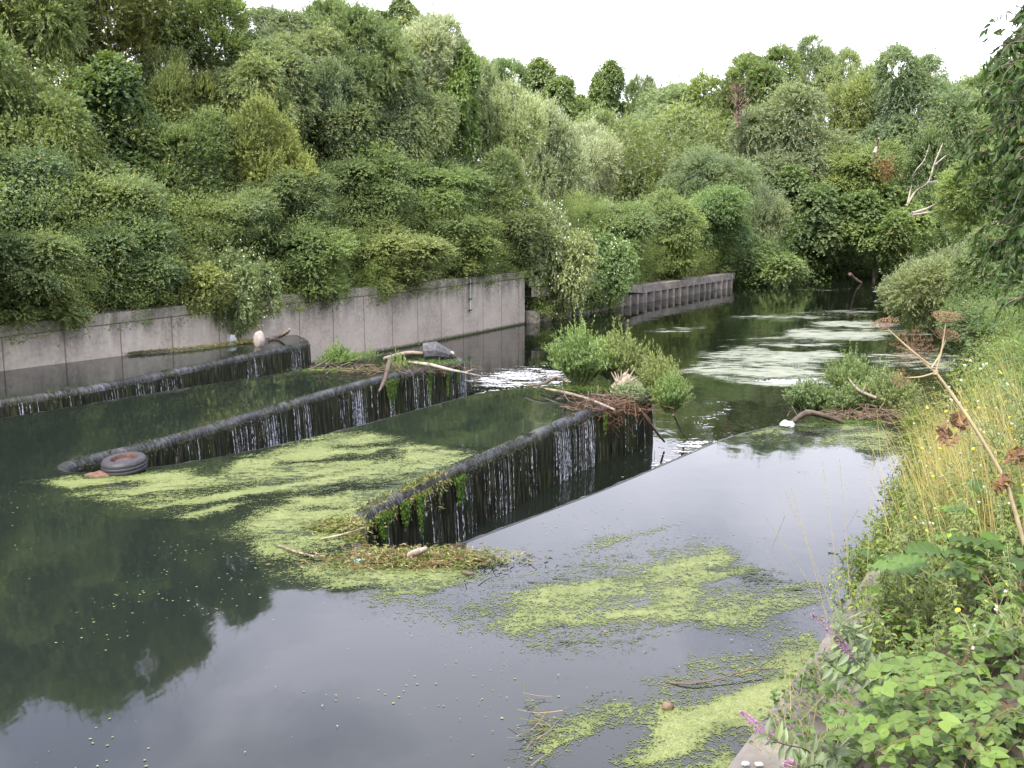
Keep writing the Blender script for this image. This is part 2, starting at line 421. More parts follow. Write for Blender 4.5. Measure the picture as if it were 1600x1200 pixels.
def right_z(d, x, y):
    near = .28 + np.interp(d, [0, .55, .8, 1.3, 2, 3.2, 6, 300], [-.02, .0, .32, .95, 1.35, 1.6, 1.9, 2.4])
    far = -.8 + np.interp(d, [0, .6, 2, 5, 9, 300], [-.4, .3, 1.0, 1.8, 2.8, 3.5])
    w = np.clip((y - 22) / 10, 0, 1)
    return near * (1 - w) + far * w + .25 * (fbm(x * .7, y * .7) - .5) * np.minimum(d, 1)
pr, tr_ = resample(RB, .8)
ds = np.array([0.25, .6, 1, 1.5, 2, 3, 4.5, 7, 11, 16])
V = np.stack([np.column_stack([offset(pr, -d), np.zeros(len(pr))]) for d in ds], 1)
V[:, :, 2] = right_z(ds[None, :], V[:, :, 0], V[:, :, 1])
g.add(V.reshape(-1, 3), grid_faces(len(pr), len(ds))[:, ::-1], .5)
# land further right, and the bed, out to the horizon
g.add([(-900, -900, -2.6), (900, -900, -2.6), (900, 1400, -2.6), (-900, 1400, -2.6)], [(0, 1, 2, 3)], .5)
g.add([(12, -60, 2.6), (300, -60, 2.6), (300, 64, 2.8), (40, 64, 2.8), (26, 30, 2.6)], [(0, 1, 2), (0, 2, 3), (0, 3, 4)], .5)
tag(link('ground', g.mesh('ground', True), M['soil']), kind='structure')

# ------------------------------------------------------------------ weir outline (outer edge of every crest)
A_TIP = [(-6.72, 31.35), (-5.9, 29.75)]
C1 = [(-7.33, 25.95), (-8.37, 23.19), (-9.05, 21.56), (-10.28, 19.84), (-12.4, 16.9)]
BF = [(-11.6, 15.6), (-9.38, 18.07), (-7.54, 20.82), (-4.99, 24.21), (-4.0, 25.91), (-2.9, 27.5)]
C2 = [(-1.09, 26.15), (-2.32, 24.0), (-3.08, 22.72), (-4.18, 20.21), (-4.8, 18.5), (-5.75, 16.1), (-6.68, 14.6)]
CF = [(-6.3, 14.0), (-5.18, 14.45), (-4.06, 15.58), (-2.81, 17.32), (-1.95, 18.82), (-.87, 20.62), (.28, 21.6)]
C3 = [(3.2, 20.95), (1.32, 18.5), (.21, 16.28), (-.58, 14.72), (-1.38, 13.1), (-1.84, 12.05), (-1.80, 11.4), (-1.72, 10.95)]
DF = [(-1.52, 10.55), (-.98, 10.55), (-.62, 10.95), (1.22, 13.26), (3.55, 16.53), (4.9, 17.7)]
DN = [(7.25, 17.5), (6.95, 16.6), (6.15, 14.6), (5.0, 12.3), (4.05, 10.6), (3.4, 9.4), (3.3, 8.7)]
OUTER = A_TIP + C1 + BF + C2 + CF + C3 + DF + DN
# walking this way the low water is on the left
SEG = {'A': A_TIP + C1[:-1] + [C1[-1]], 'B': [C1[-1]] + BF + C2[:-1] + [C2[-1]], 'C': [C2[-1]] + CF + C3, 'D': [C3[-1]] + DF + DN}
def rounded(pts, it=2):
    """cut corners a little so that the crest bends as cast concrete does"""
    pts = np.asarray(pts, float)
    for _ in range(it):
        o = [pts[0]]
        for a, b in zip(pts[:-1], pts[1:]):
            d = np.linalg.norm(b - a); c = min(.25, .35 / d)
            o += [a + (b - a) * c, b - (b - a) * c]
        o.append(pts[-1]); pts = np.array(o)
    return pts
full = rounded(OUTER, 2); fullr, ft = resample(full, .08)
LIPW = .145
inner = offset(fullr, -LIPW)
# split again into the four fingers by nearest apex
def nearest(pt): return int(np.argmin(np.linalg.norm(fullr - np.array(pt), axis=1)))
cuts = [0, nearest(((C1[-1][0] + BF[0][0]) / 2, (C1[-1][1] + BF[0][1]) / 2)), nearest(((C2[-1][0] + CF[0][0]) / 2, (C2[-1][1] + CF[0][1]) / 2)), nearest((-1.8, 10.9)), len(fullr) - 1]
WL = ['wet algae-dark weir wall of the farthest step, against the grey river wall',
      'dark weir wall of the second step, ending under branches and a grey block',
      'tallest dark weir wall across the middle, its tip under the big leafy bush',
      'low weir wall around the bright pool at the right, beside the near bank']
zj = (fbm(ft * 2.2, ft * 0 + 3) - .5)
prof_lip = [(-LIPW, .002), (-.125, -.001), (-.10, -.005), (-.075, -.012), (-.05, -.026), (-.028, -.048), (-.01, -.085), (0, -.15)]
prof_face = [(0, -.15), (.012, -.3), (.02, -.45), (.03, -.7), (.045, LOW - .02), (.05, -2.4)]
weirs = []
for k in range(4):
    a, b = cuts[k], cuts[k + 1] + 1
    seg = fullr[a:b]; tt = ft[a:b]; jj = (fbm(tt * 3, tt * 0 + 1) - .5) * .05; j2 = (fbm(tt * 9, tt * 0 + 5) - .5) * .035
    e = empty('weir_wall', (*seg[0], 0), 0, WL[k], 'weir wall')
    for nm, pf, mm in (('crest', prof_lip, M['lip']), ('wall_face', prof_face, M['weir'])):
        gg = Geo()
        Vr = []
        for (o, z) in pf:
            w = 0 if z > -.01 else 1
            w2 = min(1, max(0, (-z - .1) * 4))
            q = offset(seg, o + (jj + j2) * w * (1 if z > -1 else 1))
            j3 = (fbm(tt * 16, tt * 0 + o * 14, 3) - .5) * .05 * min(1, max(0, -z * 14)) * (z > -1)
            q = offset(seg, o + (jj + j2) * w + j3)
            Vr.append(np.column_stack([q, np.full(len(seg), z) + (j2 * .6 * w) + j3 * .6]))
        V = np.stack(Vr, 1); V[:, :, :2] -= seg[0]
        arc = np.r_[0, np.cumsum([math.hypot(pf[i + 1][0] - pf[i][0], pf[i + 1][1] - pf[i][1]) for i in range(len(pf) - 1)])]
        uv = np.stack([np.broadcast_to(tt[:, None], V.shape[:2]), np.broadcast_to(arc[None], V.shape[:2])], 2)
        gg.add(V.reshape(-1, 3), grid_faces(len(seg), len(pf)), .5, uv.reshape(-1, 2))
        link(nm, gg.mesh(nm, True), mm, e)
    weirs.append(e)

# ------------------------------------------------------------------ water
def poly_mesh(name, pts, z):
    pts = [(float(a), float(b)) for a, b in pts]
    tri = tessellate_polygon([[Vector((a, b, 0)) for a, b in pts]])
    me = bpy.data.meshes.new(name)
    me.from_pydata([(a, b, z) for a, b in pts], [], [tuple(f) for f in tri]); me.update()
    return me
hi = [tuple(q) for q in inner[::3]]
rb_near = [(3.1, 8.4), (2.55, 7.5), (1.5, 5.9), (-2.0, .2), (-6, -7), (-6, -22)]
lw_near = [(-40, -22), (-30, -6), (-21, 10), (-12.21, 23.69), (-10.23, 26.6), (-7.3, 30.75)]
me = poly_mesh('water', hi + rb_near + lw_near, 0.0)
# make every normal point up
import bmesh
bm = bmesh.new(); bm.from_mesh(me)
for f in bm.faces:
    if f.normal.z < 0: f.normal_flip()
bm.to_mesh(me); bm.free()
tag(link('water', me, M['water']), kind='structure')
me = poly_mesh('river', [(-60, -40), (200, -40), (200, 130), (-60, 130)], LOW)
tag(link('river_water', me, M['water_low']), kind='structure')

# ------------------------------------------------------------------ concrete wall on the left
def top_px(px):
    return np.interp(px, [-400, 0, 83, 230, 420, 640, 820, 985, 1035, 1140], [556, 510, 498, 483, 463, 444, 424, 439, 444, 427])
wt, wtt = resample(LW[:9], .5)
def ztop_at(x, y): return 1.24
e = empty('river_wall', (*wt[0], 0), 0, 'stained grey concrete wall with vertical joints along the far bank', 'wall')
Zt = np.interp(wt[:, 1], [-22, 23.7, 30, 60], [1.05, 1.08, 1.24, 1.28])
def wall_sweep(path, prof, tt, ref):
    g = Geo(); V = np.stack([np.column_stack([offset(path, o), z if hasattr(z, '__len__') else np.full(len(path), z)]) for o, z in prof], 1)
    uv = np.stack([np.broadcast_to(tt[:, None], V.shape[:2]), V[:, :, 2]], 2)
    V[:, :, :2] -= ref
    g.add(V.reshape(-1, 3), grid_faces(len(path), len(prof)), .5, uv.reshape(-1, 2))
    return g
link('wall_panel', wall_sweep(wt, [(.0, -2.4), (0, Zt - .30), (.04, Zt - .28)], wtt, wt[0]).mesh('wall_panel'), M['concrete'], e)
link('coping', wall_sweep(wt, [(.04, Zt - .285), (-.025, Zt - .265), (-.03, Zt - .01), (-.01, Zt), (.45, Zt + .01), (.45, Zt - .6)], wtt, wt[0]).mesh('coping'), M['coping'], e)
# end of the wall
# gauge pipe on the wall
q = P(733, 522, LOW)
def wall_pt(px, z):
    """point on the wall line in the direction of pixel column px"""
    u = (px - 800) / FPX
    best = None
    for a, b in zip(LW[:-1], LW[1:]):
        # x = u*k*y ; k from depth scale at that height
        for s in np.linspace(0, 1, 60):
            x = a[0] + (b[0] - a[0]) * s; y = a[1] + (b[1] - a[1]) * s
            dd = y * CP + (H - z) * SP
            err = abs(x / dd - u)
            if best is None or err < best[0]: best = (err, x, y)
    return np.array((best[1], best[2], z))
w0 = wall_pt(733, .3); T_ = nrm(np.array((5.4, 9.4, 0.0))); NO = np.array((T_[1], -T_[0], 0))
e = empty('wall_pipe', tuple(w0 + NO * .08), 0, 'thin pale vertical pipe clamped to the concrete wall', 'pipe')
g = Geo(); tube(g, [(0, 0, .9), (0, 0, .4), (0, 0, -.1), (0, 0, -.45)], .028, 8); link('pipe', g.mesh('pipe', True), M['galv'], e)
for z in (.72, .1, -.35):
    g = Geo(); tube(g, [(-.09 * T_[0], -.09 * T_[1], z), (.0, 0, z), (.09 * T_[0], .09 * T_[1], z)], .035, 6); link('clamp', g.mesh('clamp'), M['rust'], e)

# sheet pile wall further on
sp, spt = resample([(.57, 44.76), (5.61, 53.66), (15, 69.4)], .2)
e = empty('sheet_pile_wall', (*sp[0], 0), 0, 'weathered corrugated sheet pile wall with flat capping beam beyond the concrete wall', 'wall')
prof = np.clip(np.sin(spt * 2 * math.pi / 1.05) * 1.8, -1, 1) * .24
V = np.stack([np.column_stack([offset(sp, prof - .1), np.full(len(sp), z)]) for z in (-2.4, LOW, -.5)], 1); V[:, :, :2] -= sp[0]
g = Geo(); g.add(V.reshape(-1, 3), grid_faces(len(sp), 3), .5); link('corrugated_pile', g.mesh('corrugated_pile'), M['pile'], e)
cz = np.interp(sp[:, 1], [44, 53, 56, 70], [.6, .22, -.08, -.1])
link('capping_beam', wall_sweep(sp, [(.3, cz - .42), (-.34, cz - .42), (-.34, cz - .01), (-.32, cz), (.6, cz + .01)], spt, sp[0]).mesh('capping_beam'), M['pile'], e)
M['pile'].node_tree.nodes['Principled BSDF']
# right bank wall below the near coping
rp, rpt = resample(RB[1:9], .3)
e = empty('bank_wall', (*rp[0], 0), 0, 'mossy concrete bank wall with worn coping below the near weeds', 'wall')
w0r = rp[0]
edge = (fbm(rpt * 1.5, rpt * 0 + 8) - .5) * .12
link('wall_face', wall_sweep(rp, [(-.6, .2), (0, .2), (0, -2.4)], rpt, w0r).mesh('wall_face'), M['pile'], e)
def sw(path, prof, tt, ref): return wall_sweep(path, prof, tt, ref)
link('coping', sw(rp[:64], [(-.65, .25), (-.62, .31), (-.3, .31 + edge[:64] * .3), (-.0, .30), (.06, .27 + edge[:64] * .2), (.07, .0), (.07, -.3)], rpt[:64], w0r).mesh('coping'), M['nearcoping'], e)

# ------------------------------------------------------------------ floating cover
def seg_dist(X, Y, poly):
    x = np.asarray(poly)[:, 0]; y = np.asarray(poly)[:, 1]; n = len(poly)
    d = np.full(X.shape, 1e9); ins = np.zeros(X.shape, bool)
    for i in range(n):
        j = (i + 1) % n; ax, ay, bx, by = x[i], y[i], x[j], y[j]
        ex, ey = bx - ax, by - ay; tt = np.clip(((X - ax) * ex + (Y - ay) * ey) / (ex * ex + ey * ey + 1e-12), 0, 1)
        d = np.minimum(d, np.hypot(X - ax - tt * ex, Y - ay - tt * ey))
        c = ((ay > Y) != (by > Y)) & (X < (bx - ax) * (Y - ay) / (by - ay + 1e-12) + ax)
        ins ^= c
    return np.where(ins, d, -d)
def cover(name, polys, z, xr, yr, res, m, label, soft=.5, warp=.35, clip=None, streak=(.6, 1.6), ang=0.0, contrast=.55, lift=.004):
    """polys: list of (points in plan, strength)"""
    xs = np.arange(*xr, res); ys = np.arange(*yr, res); X, Y = np.meshgrid(xs, ys, indexing='ij')
    wx = X + warp * (fbm(X * .9, Y * .9) - .5) * 2 + .12 * (fbm(X * 4, Y * 4) - .5) * 2
    wy = Y + warp * (fbm(X * .9 + 40, Y * .9 + 7) - .5) * 2 + .12 * (fbm(X * 4 + 9, Y * 4) - .5) * 2
    D = np.zeros(X.shape)
    for pts, st in polys:
        sd_ = seg_dist(wx, wy, pts)
        D = np.maximum(D, st * np.clip(.5 + sd_ / soft, 0, 1))
    c, s = math.cos(ang), math.sin(ang)
    sx = (wx * c + wy * s) * streak[0]; sy = (-wx * s + wy * c) * streak[1]
    q = fbm(sx + 1.5 * fbm(wx * .5, wy * .5), sy, 5)
    D = np.where(D > 0.01, D * (1 - contrast) + contrast * D * np.clip((q - .32) / .3, 0, 1.25), 0)
    if clip is not None: D = np.where(clip(X, Y), D, 0)
    k = len(ys); keep = (D > .02); kf = keep[:-1, :-1] | keep[1:, :-1] | keep[:-1, 1:] | keep[1:, 1:]
    if clip is not None:
        ok = clip(X, Y); kf &= ok[:-1, :-1] & ok[1:, :-1] & ok[:-1, 1:] & ok[1:, 1:]
    i, j = np.nonzero(kf); a = i * k + j
    F = np.stack([a, a + k, a + k + 1, a + 1], 1)
    used = np.unique(F); mp_ = np.full(X.size, -1); mp_[used] = np.arange(len(used))
    V = np.column_stack([X.ravel(), Y.ravel(), np.full(X.size, z + lift)])[used]
    g = Geo(); g.add(V, mp_[F], .5)
    me = g.mesh(name); at = me.attributes.new('dens', 'FLOAT', 'POINT'); at.data.foreach_set('value', D.ravel()[used].astype(np.float32))
    return tag(link(name, me, m), label, name.replace('_', ' '), kind='stuff')
def pxp(l, z=0): return [P(a, b, z)[:2] for a, b in l]
hi_poly = [tuple(q) for q in offset(fullr, -LIPW * .85)[::4]] + rb_near + lw_near
def on_high(X, Y): return seg_dist(X, Y, hi_poly) > 0
MA = [(100, 745), (150, 742), (230, 736), (300, 733), (332, 742), (430, 733), (470, 722), (520, 735), (480, 760), (430, 778), (370, 803), (300, 808), (200, 792), (110, 778), (45, 758)]
MB = [(350, 715), (440, 690), (500, 672), (560, 670), (640, 688), (720, 702), (800, 712), (790, 735), (720, 760), (650, 785), (600, 800), (565, 830), (556, 866), (600, 885), (700, 870), (755, 893), (700, 925), (600, 945), (520, 918), (400, 900), (368, 878), (385, 830), (430, 800), (450, 785), (400, 775), (340, 765)]
MC = [(520, 915), (640, 915), (740, 905), (850, 885), (900, 860), (960, 830), (1030, 828), (1100, 845), (1170, 870), (1210, 905), (1280, 895), (1310, 950), (1210, 1015), (1120, 992), (1080, 985), (1010, 985), (990, 1022), (940, 1042), (850, 1028), (780, 992), (720, 1002), (690, 987), (660, 960)]
MC2 = [(790, 900), (860, 890), (950, 910), (1060, 950), (1060, 985), (980, 1030), (900, 1030), (800, 985), (720, 975), (690, 950)]
MD = [(1000, 1060), (1060, 1035), (1130, 1030), (1200, 1030), (1270, 1005), (1300, 1060), (1250, 1130), (1200, 1260), (960, 1260), (965, 1150), (985, 1100)]
ME = [(1120, 700), (1150, 680), (1225, 655), (1330, 655), (1410, 675), (1390, 715), (1320, 698), (1200, 693)]
MF = [(770, 1210), (800, 1145), (850, 1100), (930, 1100), (1000, 1100), (1000, 1160), (920, 1130), (870, 1180), (860, 1230)]
cover('duckweed', [(pxp(MA), .84), (pxp(MB), .76), (pxp(MC), .62), (pxp(MC2), .72), (pxp(MD), .98), (pxp(ME), .60), (pxp(MF), .66)], 0, (-9, 7.2), (4, 18), .05, M['duck'], 'yellow-green duckweed mats floating on the still upper water', clip=on_high, ang=.5, streak=(.75, 2.6), contrast=.62)
DW = [(1000, 870), (1060, 858), (1130, 862), (1200, 890), (1290, 910), (1300, 990), (1220, 960), (1130, 905), (1050, 890)]
DW2 = [(560, 770), (640, 740), (700, 712), (800, 705), (770, 730), (700, 760), (640, 800), (560, 830), (450, 860), (420, 830)]
DW3 = [(1200, 735), (1250, 733), (1330, 750), (1340, 760), (1260, 748)]
DW4 = [(1160, 675), (1230, 655), (1400, 660), (1410, 720), (1300, 690)]
cover('drifting_weed', [(pxp(DW), .44), (pxp(DW2), .46), (pxp(DW3), .40), (pxp(DW4), .40), (pxp(MC), .30), (pxp(MB), .36), (pxp(MA), .3)], 0, (-9, 7.2), (5, 18), .06, M['darkweed'], 'dark thready waterweed drifting between the duckweed mats', clip=on_high, ang=.3, lift=.009)
LOWP = [([(1070, 578), (1095, 556), (1160, 532), (1230, 510), (1300, 500), (1400, 503), (1420, 520), (1320, 545), (1330, 570), (1300, 596), (1200, 602), (1100, 598)], .68),
        ([(1090, 590), (1200, 590), (1330, 592), (1330, 604), (1200, 606), (1080, 598)], .9),
        ([(1000, 518), (1040, 510), (1110, 512), (1060, 522)], .6), ([(1080, 505), (1160, 492), (1240, 487), (1360, 480), (1380, 492), (1200, 505)], .48),
        ([(1220, 452), (1300, 450), (1370, 448), (1300, 456)], .6), ([(1330, 470), (1420, 462), (1480, 470), (1420, 480)], .5),
        ([(1340, 550), (1440, 540), (1560, 560), (1500, 590), (1400, 580)], .55), ([(1480, 600), (1540, 590), (1560, 640), (1500, 650)], .5),
        ([(900, 497), (960, 485), (1020, 480), (960, 492)], .55), ([(1170, 628), (1210, 625), (1230, 636), (1200, 634)], .7), ([(1390, 520), (1460, 515), (1440, 528)], .6),
        ([(1075, 650), (1095, 652), (1090, 664), (1080, 660)], .7), ([(740, 618), (850, 606), (850, 612), (740, 622)], .5)]
cover('river_scum', [(pxp(a, LOW), b) for a, b in LOWP], LOW, (-3, 32), (17, 74), .16, M['duck_glare'], 'pale grey-green scum drifting on the lower river', soft=1.6, warp=1.0, streak=(.25, .9), ang=-.1, contrast=.6)
FO = [([(735, 618), (738, 590), (790, 577), (850, 570), (880, 580), (900, 600), (830, 612)], .50), ([(1040, 700), (1060, 680), (1120, 690), (1160, 672), (1080, 720), (1000, 735), (970, 750)], .50), ([(1060, 660), (1130, 625), (1160, 640), (1110, 690)], .33), ([(1435, 690), (1500, 660), (1520, 760), (1440, 840), (1400, 850)], .62),
      ([(1180, 596), (1250, 590), (1300, 596), (1250, 602)], .7)]
cover('foam', [(pxp(a, LOW), b) for a, b in FO], LOW, (-3, 12), (11, 36), .08, M['foam'], 'white foam flecks on the lower water below the weir', soft=.9, warp=.4, streak=(.8, 2), contrast=.3, lift=.01)

# stray flecks of duckweed
def flecks(n, box, z, size, label, name, m, clipf):
    g = Geo(); pts = np.column_stack([RNG.uniform(*box[0], n), RNG.uniform(*box[1], n)])
    k = fbm(pts[:, 0] * 1.1, pts[:, 1] * 1.1) + RNG.uniform(-.07, .07, n) > .56
    pts = pts[k]; pts = pts[clipf(pts[:, 0], pts[:, 1])]; n = len(pts)
    th = RNG.uniform(0, 6.28, n); sz = size * RNG.uniform(.5, 1.8, n) ** 1.5
    V = []
    for q in range(5):
        a = th + q * 1.2566; rr = sz * (1 + .3 * math.sin(q * 2.1)); V.append(np.column_stack([pts[:, 0] + np.cos(a) * rr, pts[:, 1] + np.sin(a) * rr * .8, np.full(n, z + .006)]))
    V = np.stack(V, 1).reshape(-1, 3); F = np.arange(n * 5).reshape(n, 5)
    g.add(V, F, RNG.uniform(0, 1, n)); tag(link(name, g.mesh(name), m), label, 'duckweed', kind='stuff')
M['fleck'] = leaf_mat('loose_duckweed', col=(.17, .22, .08), trans=.1, var=.5)
flecks(5200, ((-8, 3), (4.0, 13)), 0, .0055, 'loose duckweed flecks scattered on the dark open water', 'duckweed_flecks', M['fleck'], on_high)

# ------------------------------------------------------------------ falling water strands
def strands(lo_hi, n, hmax, spread, seg_a, seg_b, name='falling_water', label='white strands of water falling down the weir face'):
    pass
T_OF = {}
def t_near(px, py): return ft[nearest(P(px, py, 0)[:2])]
FALL = {0: [((380, 557), (492, 534), 60, 1.0), ((0, 625), (380, 557), 70, .75), ((215, 592), (262, 583), 12, 1.0)],
        1: [((420, 640), (490, 618), 60, 1.0), ((540, 604), (588, 590), 50, 1.0), ((250, 690), (430, 637), 60, .8), ((650, 577), (735, 560), 50, .9), ((500, 613), (540, 604), 8, .6), ((590, 590), (650, 577), 20, .9)],
        2: [((860, 668), (925, 640), 95, 1.0), ((740, 720), (850, 673), 34, .9), ((700, 738), (740, 722), 14, .8), ((925, 640), (1030, 600), 12, .7), ((600, 785), (700, 740), 10, .6)], 3: []}
fl = ['white strands falling from the farthest weir step', 'white strands falling down the second weir step', 'white strands falling down the tall middle weir face', 'thin strands falling from the right-hand pool']
fseg = offset(fullr, .04)
for k in range(4):
    g = Geo()
    L_ = list(FALL[k])
    for a, b, n, hgt in L_:
        n = int(n * 1.0)
        t0, t1 = sorted((t_near(*a), t_near(*b)))
        cl = RNG.uniform(t0, t1, max(3, n // 14))
        for i in range(n):
            tt = np.clip(RNG.choice(cl) + RNG.normal() * .13, t0, t1) if RNG.random() < .85 else RNG.uniform(t0, t1)
            w = .0018 + .010 * RNG.random() ** 3; z0 = -.10 - RNG.uniform(0, .12); z1 = LOW if RNG.random() < .75 * hgt else RNG.uniform(LOW, -.4)
            if RNG.random() < .2: z0 = RNG.uniform(-.7, -.3)
            m_ = 9; zs = np.linspace(z0, z1, m_); ix = np.interp(tt, ft, np.arange(len(ft))); i0 = int(ix)
            base = fullr[i0]; T2 = nrm(fullr[min(i0 + 1, len(fullr) - 1)] - fullr[max(i0 - 1, 0)]); NN = np.array((-T2[1], T2[0]))
            outw = .035 + .05 * np.sqrt(np.linspace(0, 1, m_)) + .01 * RNG.random(); drift = RNG.normal() * .03 * np.linspace(0, 1, m_)
            ww = w * (1 + .5 * RNG.normal(size=m_)).clip(.3, 2) * np.interp(np.arange(m_), [0, 2, m_ - 1], [.6, 1, 1.3])
            c = base[None] + NN * outw[:, None] + T2 * drift[:, None]
            Lf = np.column_stack([c - T2 * ww[:, None], zs]); Rt = np.column_stack([c + T2 * ww[:, None], zs])
            Md = np.column_stack([c + NN * ww[:, None] * .6, zs])
            V = np.stack([Lf, Md, Rt], 1).reshape(-1, 3)
            uv = np.stack([np.broadcast_to((tt + np.array([-w, 0, w]))[None], (m_, 3)), np.broadcast_to(zs[:, None] + tt * 3, (m_, 3))], 2).reshape(-1, 2)
            g.add(V, grid_faces(m_, 3), RNG.random(), uv)
    if g.n: tag(link('falling_water', g.mesh('falling_water', True), M['strand']), fl[k], 'falling water', kind='stuff')

# ------------------------------------------------------------------ crowns
def leaf_quads(g, pos, D, Nn, Lf, Wf, r):
    n = len(pos); D = nrm(D); Sd = nrm(np.cross(D, Nn)); Lf = np.broadcast_to(Lf, (n,))[:, None]; Wf = np.broadcast_to(Wf, (n,))[:, None]
    up = np.cross(Sd, D)
    V = np.stack([pos, pos + D * Lf * .45 + Sd * Wf * .5 + up * Wf * .12, pos + D * Lf, pos + D * Lf * .45 - Sd * Wf * .5 + up * Wf * .12], 1)
    g.add(V.reshape(-1, 3), np.arange(n * 4).reshape(n, 4), r)
def crown(name, seed, K, twigs, per, Ll, Wl, tl, flat=1.0, droop=0.0, up=0.3, lr=(.18, .40), spread=.6, flatleaf=.5, core=True):
    global RNG
    keep = RNG; RNG = np.random.default_rng(seed)
    cd = rdir(K * 3); cd = cd[cd[:, 2] > -.9][:K]; K = len(cd)
    cr = RNG.uniform(.35, .80, K); C = cd * cr[:, None]; R = RNG.uniform(*lr, K)
    C = np.vstack([C, [[0, 0, 0]]]); R = np.r_[R, .5]
    sub = 7
    # second level: small lumps on every lobe
    pts, dirs = [], []
    need = twigs; tries = 0
    lump_d = rdir((K + 1) * sub).reshape(K + 1, sub, 3)
    while need > 0 and tries < 12:
        m = int(need * 1.8) + 50; tries += 1
        i = RNG.choice(K + 1, m, p=(R ** 2) / (R ** 2).sum())
        d = rdir(m); d = nrm(d + .35 * nrm(C[i] + 1e-6) + np.array((0, 0, .25)))
        lump = np.max(np.einsum('mk,msk->ms', d, lump_d[i]), axis=1)
        rad = R[i] * (.62 + .45 * np.clip((lump - .45) / .55, 0, 1) ** .8) * (1 - .35 * RNG.random(m) ** 2.2)
        p_ = C[i] + d * rad[:, None] * np.array((1, 1, flat))
        q = np.linalg.norm(p_[:, None] - C[None], axis=2) / R[None]
        q[np.arange(m), i] = 9
        ok = q.min(1) > .6
        pts.append(p_[ok]); dirs.append(d[ok]); need -= ok.sum()
    Pp = np.vstack(pts)[:twigs]; Dd = np.vstack(dirs)[:twigs]; n = len(Pp)
    Dd = nrm(Dd + np.array((0, 0, up)) + .45 * rdir(n)); 
    if flat < 1: Dd[:, 2] *= .35; Dd = nrm(Dd)
    tl_ = tl * RNG.uniform(.6, 1.4, n)
    Pp = Pp / np.percentile(np.linalg.norm(Pp * (1, 1, 1 / max(flat, .8)), axis=1), 93)
    hole = np.sin(Pp[:, 0] * 6.1 + seed) * np.sin(Pp[:, 1] * 6.7 + seed * 2) * np.sin(Pp[:, 2] * 5.9 + seed * 3)
    kp = (hole < .42) | (RNG.random(n) < .25); Pp = Pp[kp]; Dd = Dd[kp]; tl_ = tl_[kp]; n = len(Pp)
    shoot = RNG.random(n) < .13
    tl_ = np.where(shoot, tl_ * RNG.uniform(1.6, 2.6, n), tl_); Dd = nrm(Dd + np.where(shoot, .5, 0)[:, None] * np.array((0, 0, 1.0)) * (1 if flat == 1 else .3))
    trand = RNG.random(n)
    g = Geo()
    S_ = np.linspace(.1, 1, per)
    pos = Pp[:, None] + Dd[:, None] * (tl_[:, None] * S_)[..., None] + np.array((0, 0, -droop)) * (tl_[:, None] * S_ ** 2)[..., None]
    side = nrm(np.cross(Dd, rdir(n)))
    sg = np.where(np.arange(per) % 2 == 0, 1, -1)[None, :, None]
    ld = Dd[:, None] * .7 + side[:, None] * sg * spread + rdir(n * per).reshape(n, per, 3) * .35 + np.array((0, 0, -droop * .8))
    nn = rdir(n * per).reshape(n, per, 3) * (1 - flatleaf) + np.array((0, 0, 1.0)) * flatleaf + Dd[:, None] * .3
    rr = np.clip(trand[:, None] * .55 + RNG.random((n, per)) * .5, 0, 1)
    odd = RNG.random((n, per)); rr = np.where(odd > .99, 1.0, rr * .985)
    sc = RNG.uniform(.7, 1.25, (n, per))
    leaf_quads(g, pos.reshape(-1, 3), ld.reshape(-1, 3), nn.reshape(-1, 3), (Ll * sc * np.where(shoot, .85, 1)[:, None]).ravel(), (Wl * sc).ravel(), rr.ravel())
    me = g.mesh(name)
    RNG = keep
    return me
CR = {
 'willow': [crown('willow_crown', 11, 26, 8600, 11, .056, .018, .13, up=.45, droop=.25, spread=.45, flatleaf=.3),
            crown('willow_crown_b', 12, 22, 8600, 11, .058, .019, .14, up=.3, droop=.5, spread=.45, flatleaf=.3)],
 'sallow': [crown('sallow_crown', 21, 24, 8800, 10, .042, .022, .11, up=.4, spread=.6),
            crown('sallow_crown_b', 22, 20, 8800, 10, .044, .023, .12, up=.5, spread=.6)],
 'maple': [crown('maple_crown', 31, 20, 7000, 8, .052, .05, .10, up=.1, droop=.3, spread=.8, flatleaf=.7)],
 'haw': [crown('hawthorn_crown', 41, 26, 9200, 10, .036, .027, .15, flat=.7, up=.0, droop=.1, spread=.7, flatleaf=.65),
         crown('hawthorn_crown_b', 42, 22, 9200, 10, .036, .027, .17, flat=.65, up=.05, droop=.15, spread=.7, flatleaf=.65)],
 'bramble': [crown('bramble_crown', 51, 22, 7200, 9, .044, .038, .12, up=.15, droop=.35, spread=.8, flatleaf=.5)],
}
CR['poplar'] = [CR['willow'][0].copy()]
for k_, v_ in CR.items():
    for me in v_:
        me.materials.clear(); me.materials.append(M['leaf_silver'] if k_ == 'poplar' else M['leaf'])
CR['flowery'] = [CR['bramble'][0].copy()]; CR['flowery'][0].materials.clear(); CR['flowery'][0].materials.append(M['leaf_flower'])

def trunk_mesh(seed, n=5):
    g = Geo(); r = np.random.default_rng(seed)
    top = np.array((.1 * r.normal(), .1 * r.normal(), 1.0))
    tube(g, curve_pts([(0, 0, -.25), (.02, 0, .2), (.04 * r.normal(), .04 * r.normal(), .6), top], 8), np.linspace(.045, .012, 8), 8, bump=.08)
    for i in range(n + 3):
        z = .25 + .6 * i / (n + 3); a = r.uniform(0, 6.28); d = np.array((math.cos(a), math.sin(a), 0)); l = r.uniform(.25, .42)
        tube(g, curve_pts([(0, 0, z), d * l * .5 + (0, 0, z + .12), d * l + (0, 0, z + .32)], 6), np.linspace(.022, .006, 6), 6, bump=.08)
    return g.mesh('trunk', True)
TR = [trunk_mesh(s) for s in (1, 2, 3)]
for m_ in TR: m_.materials.append(M['bark'])

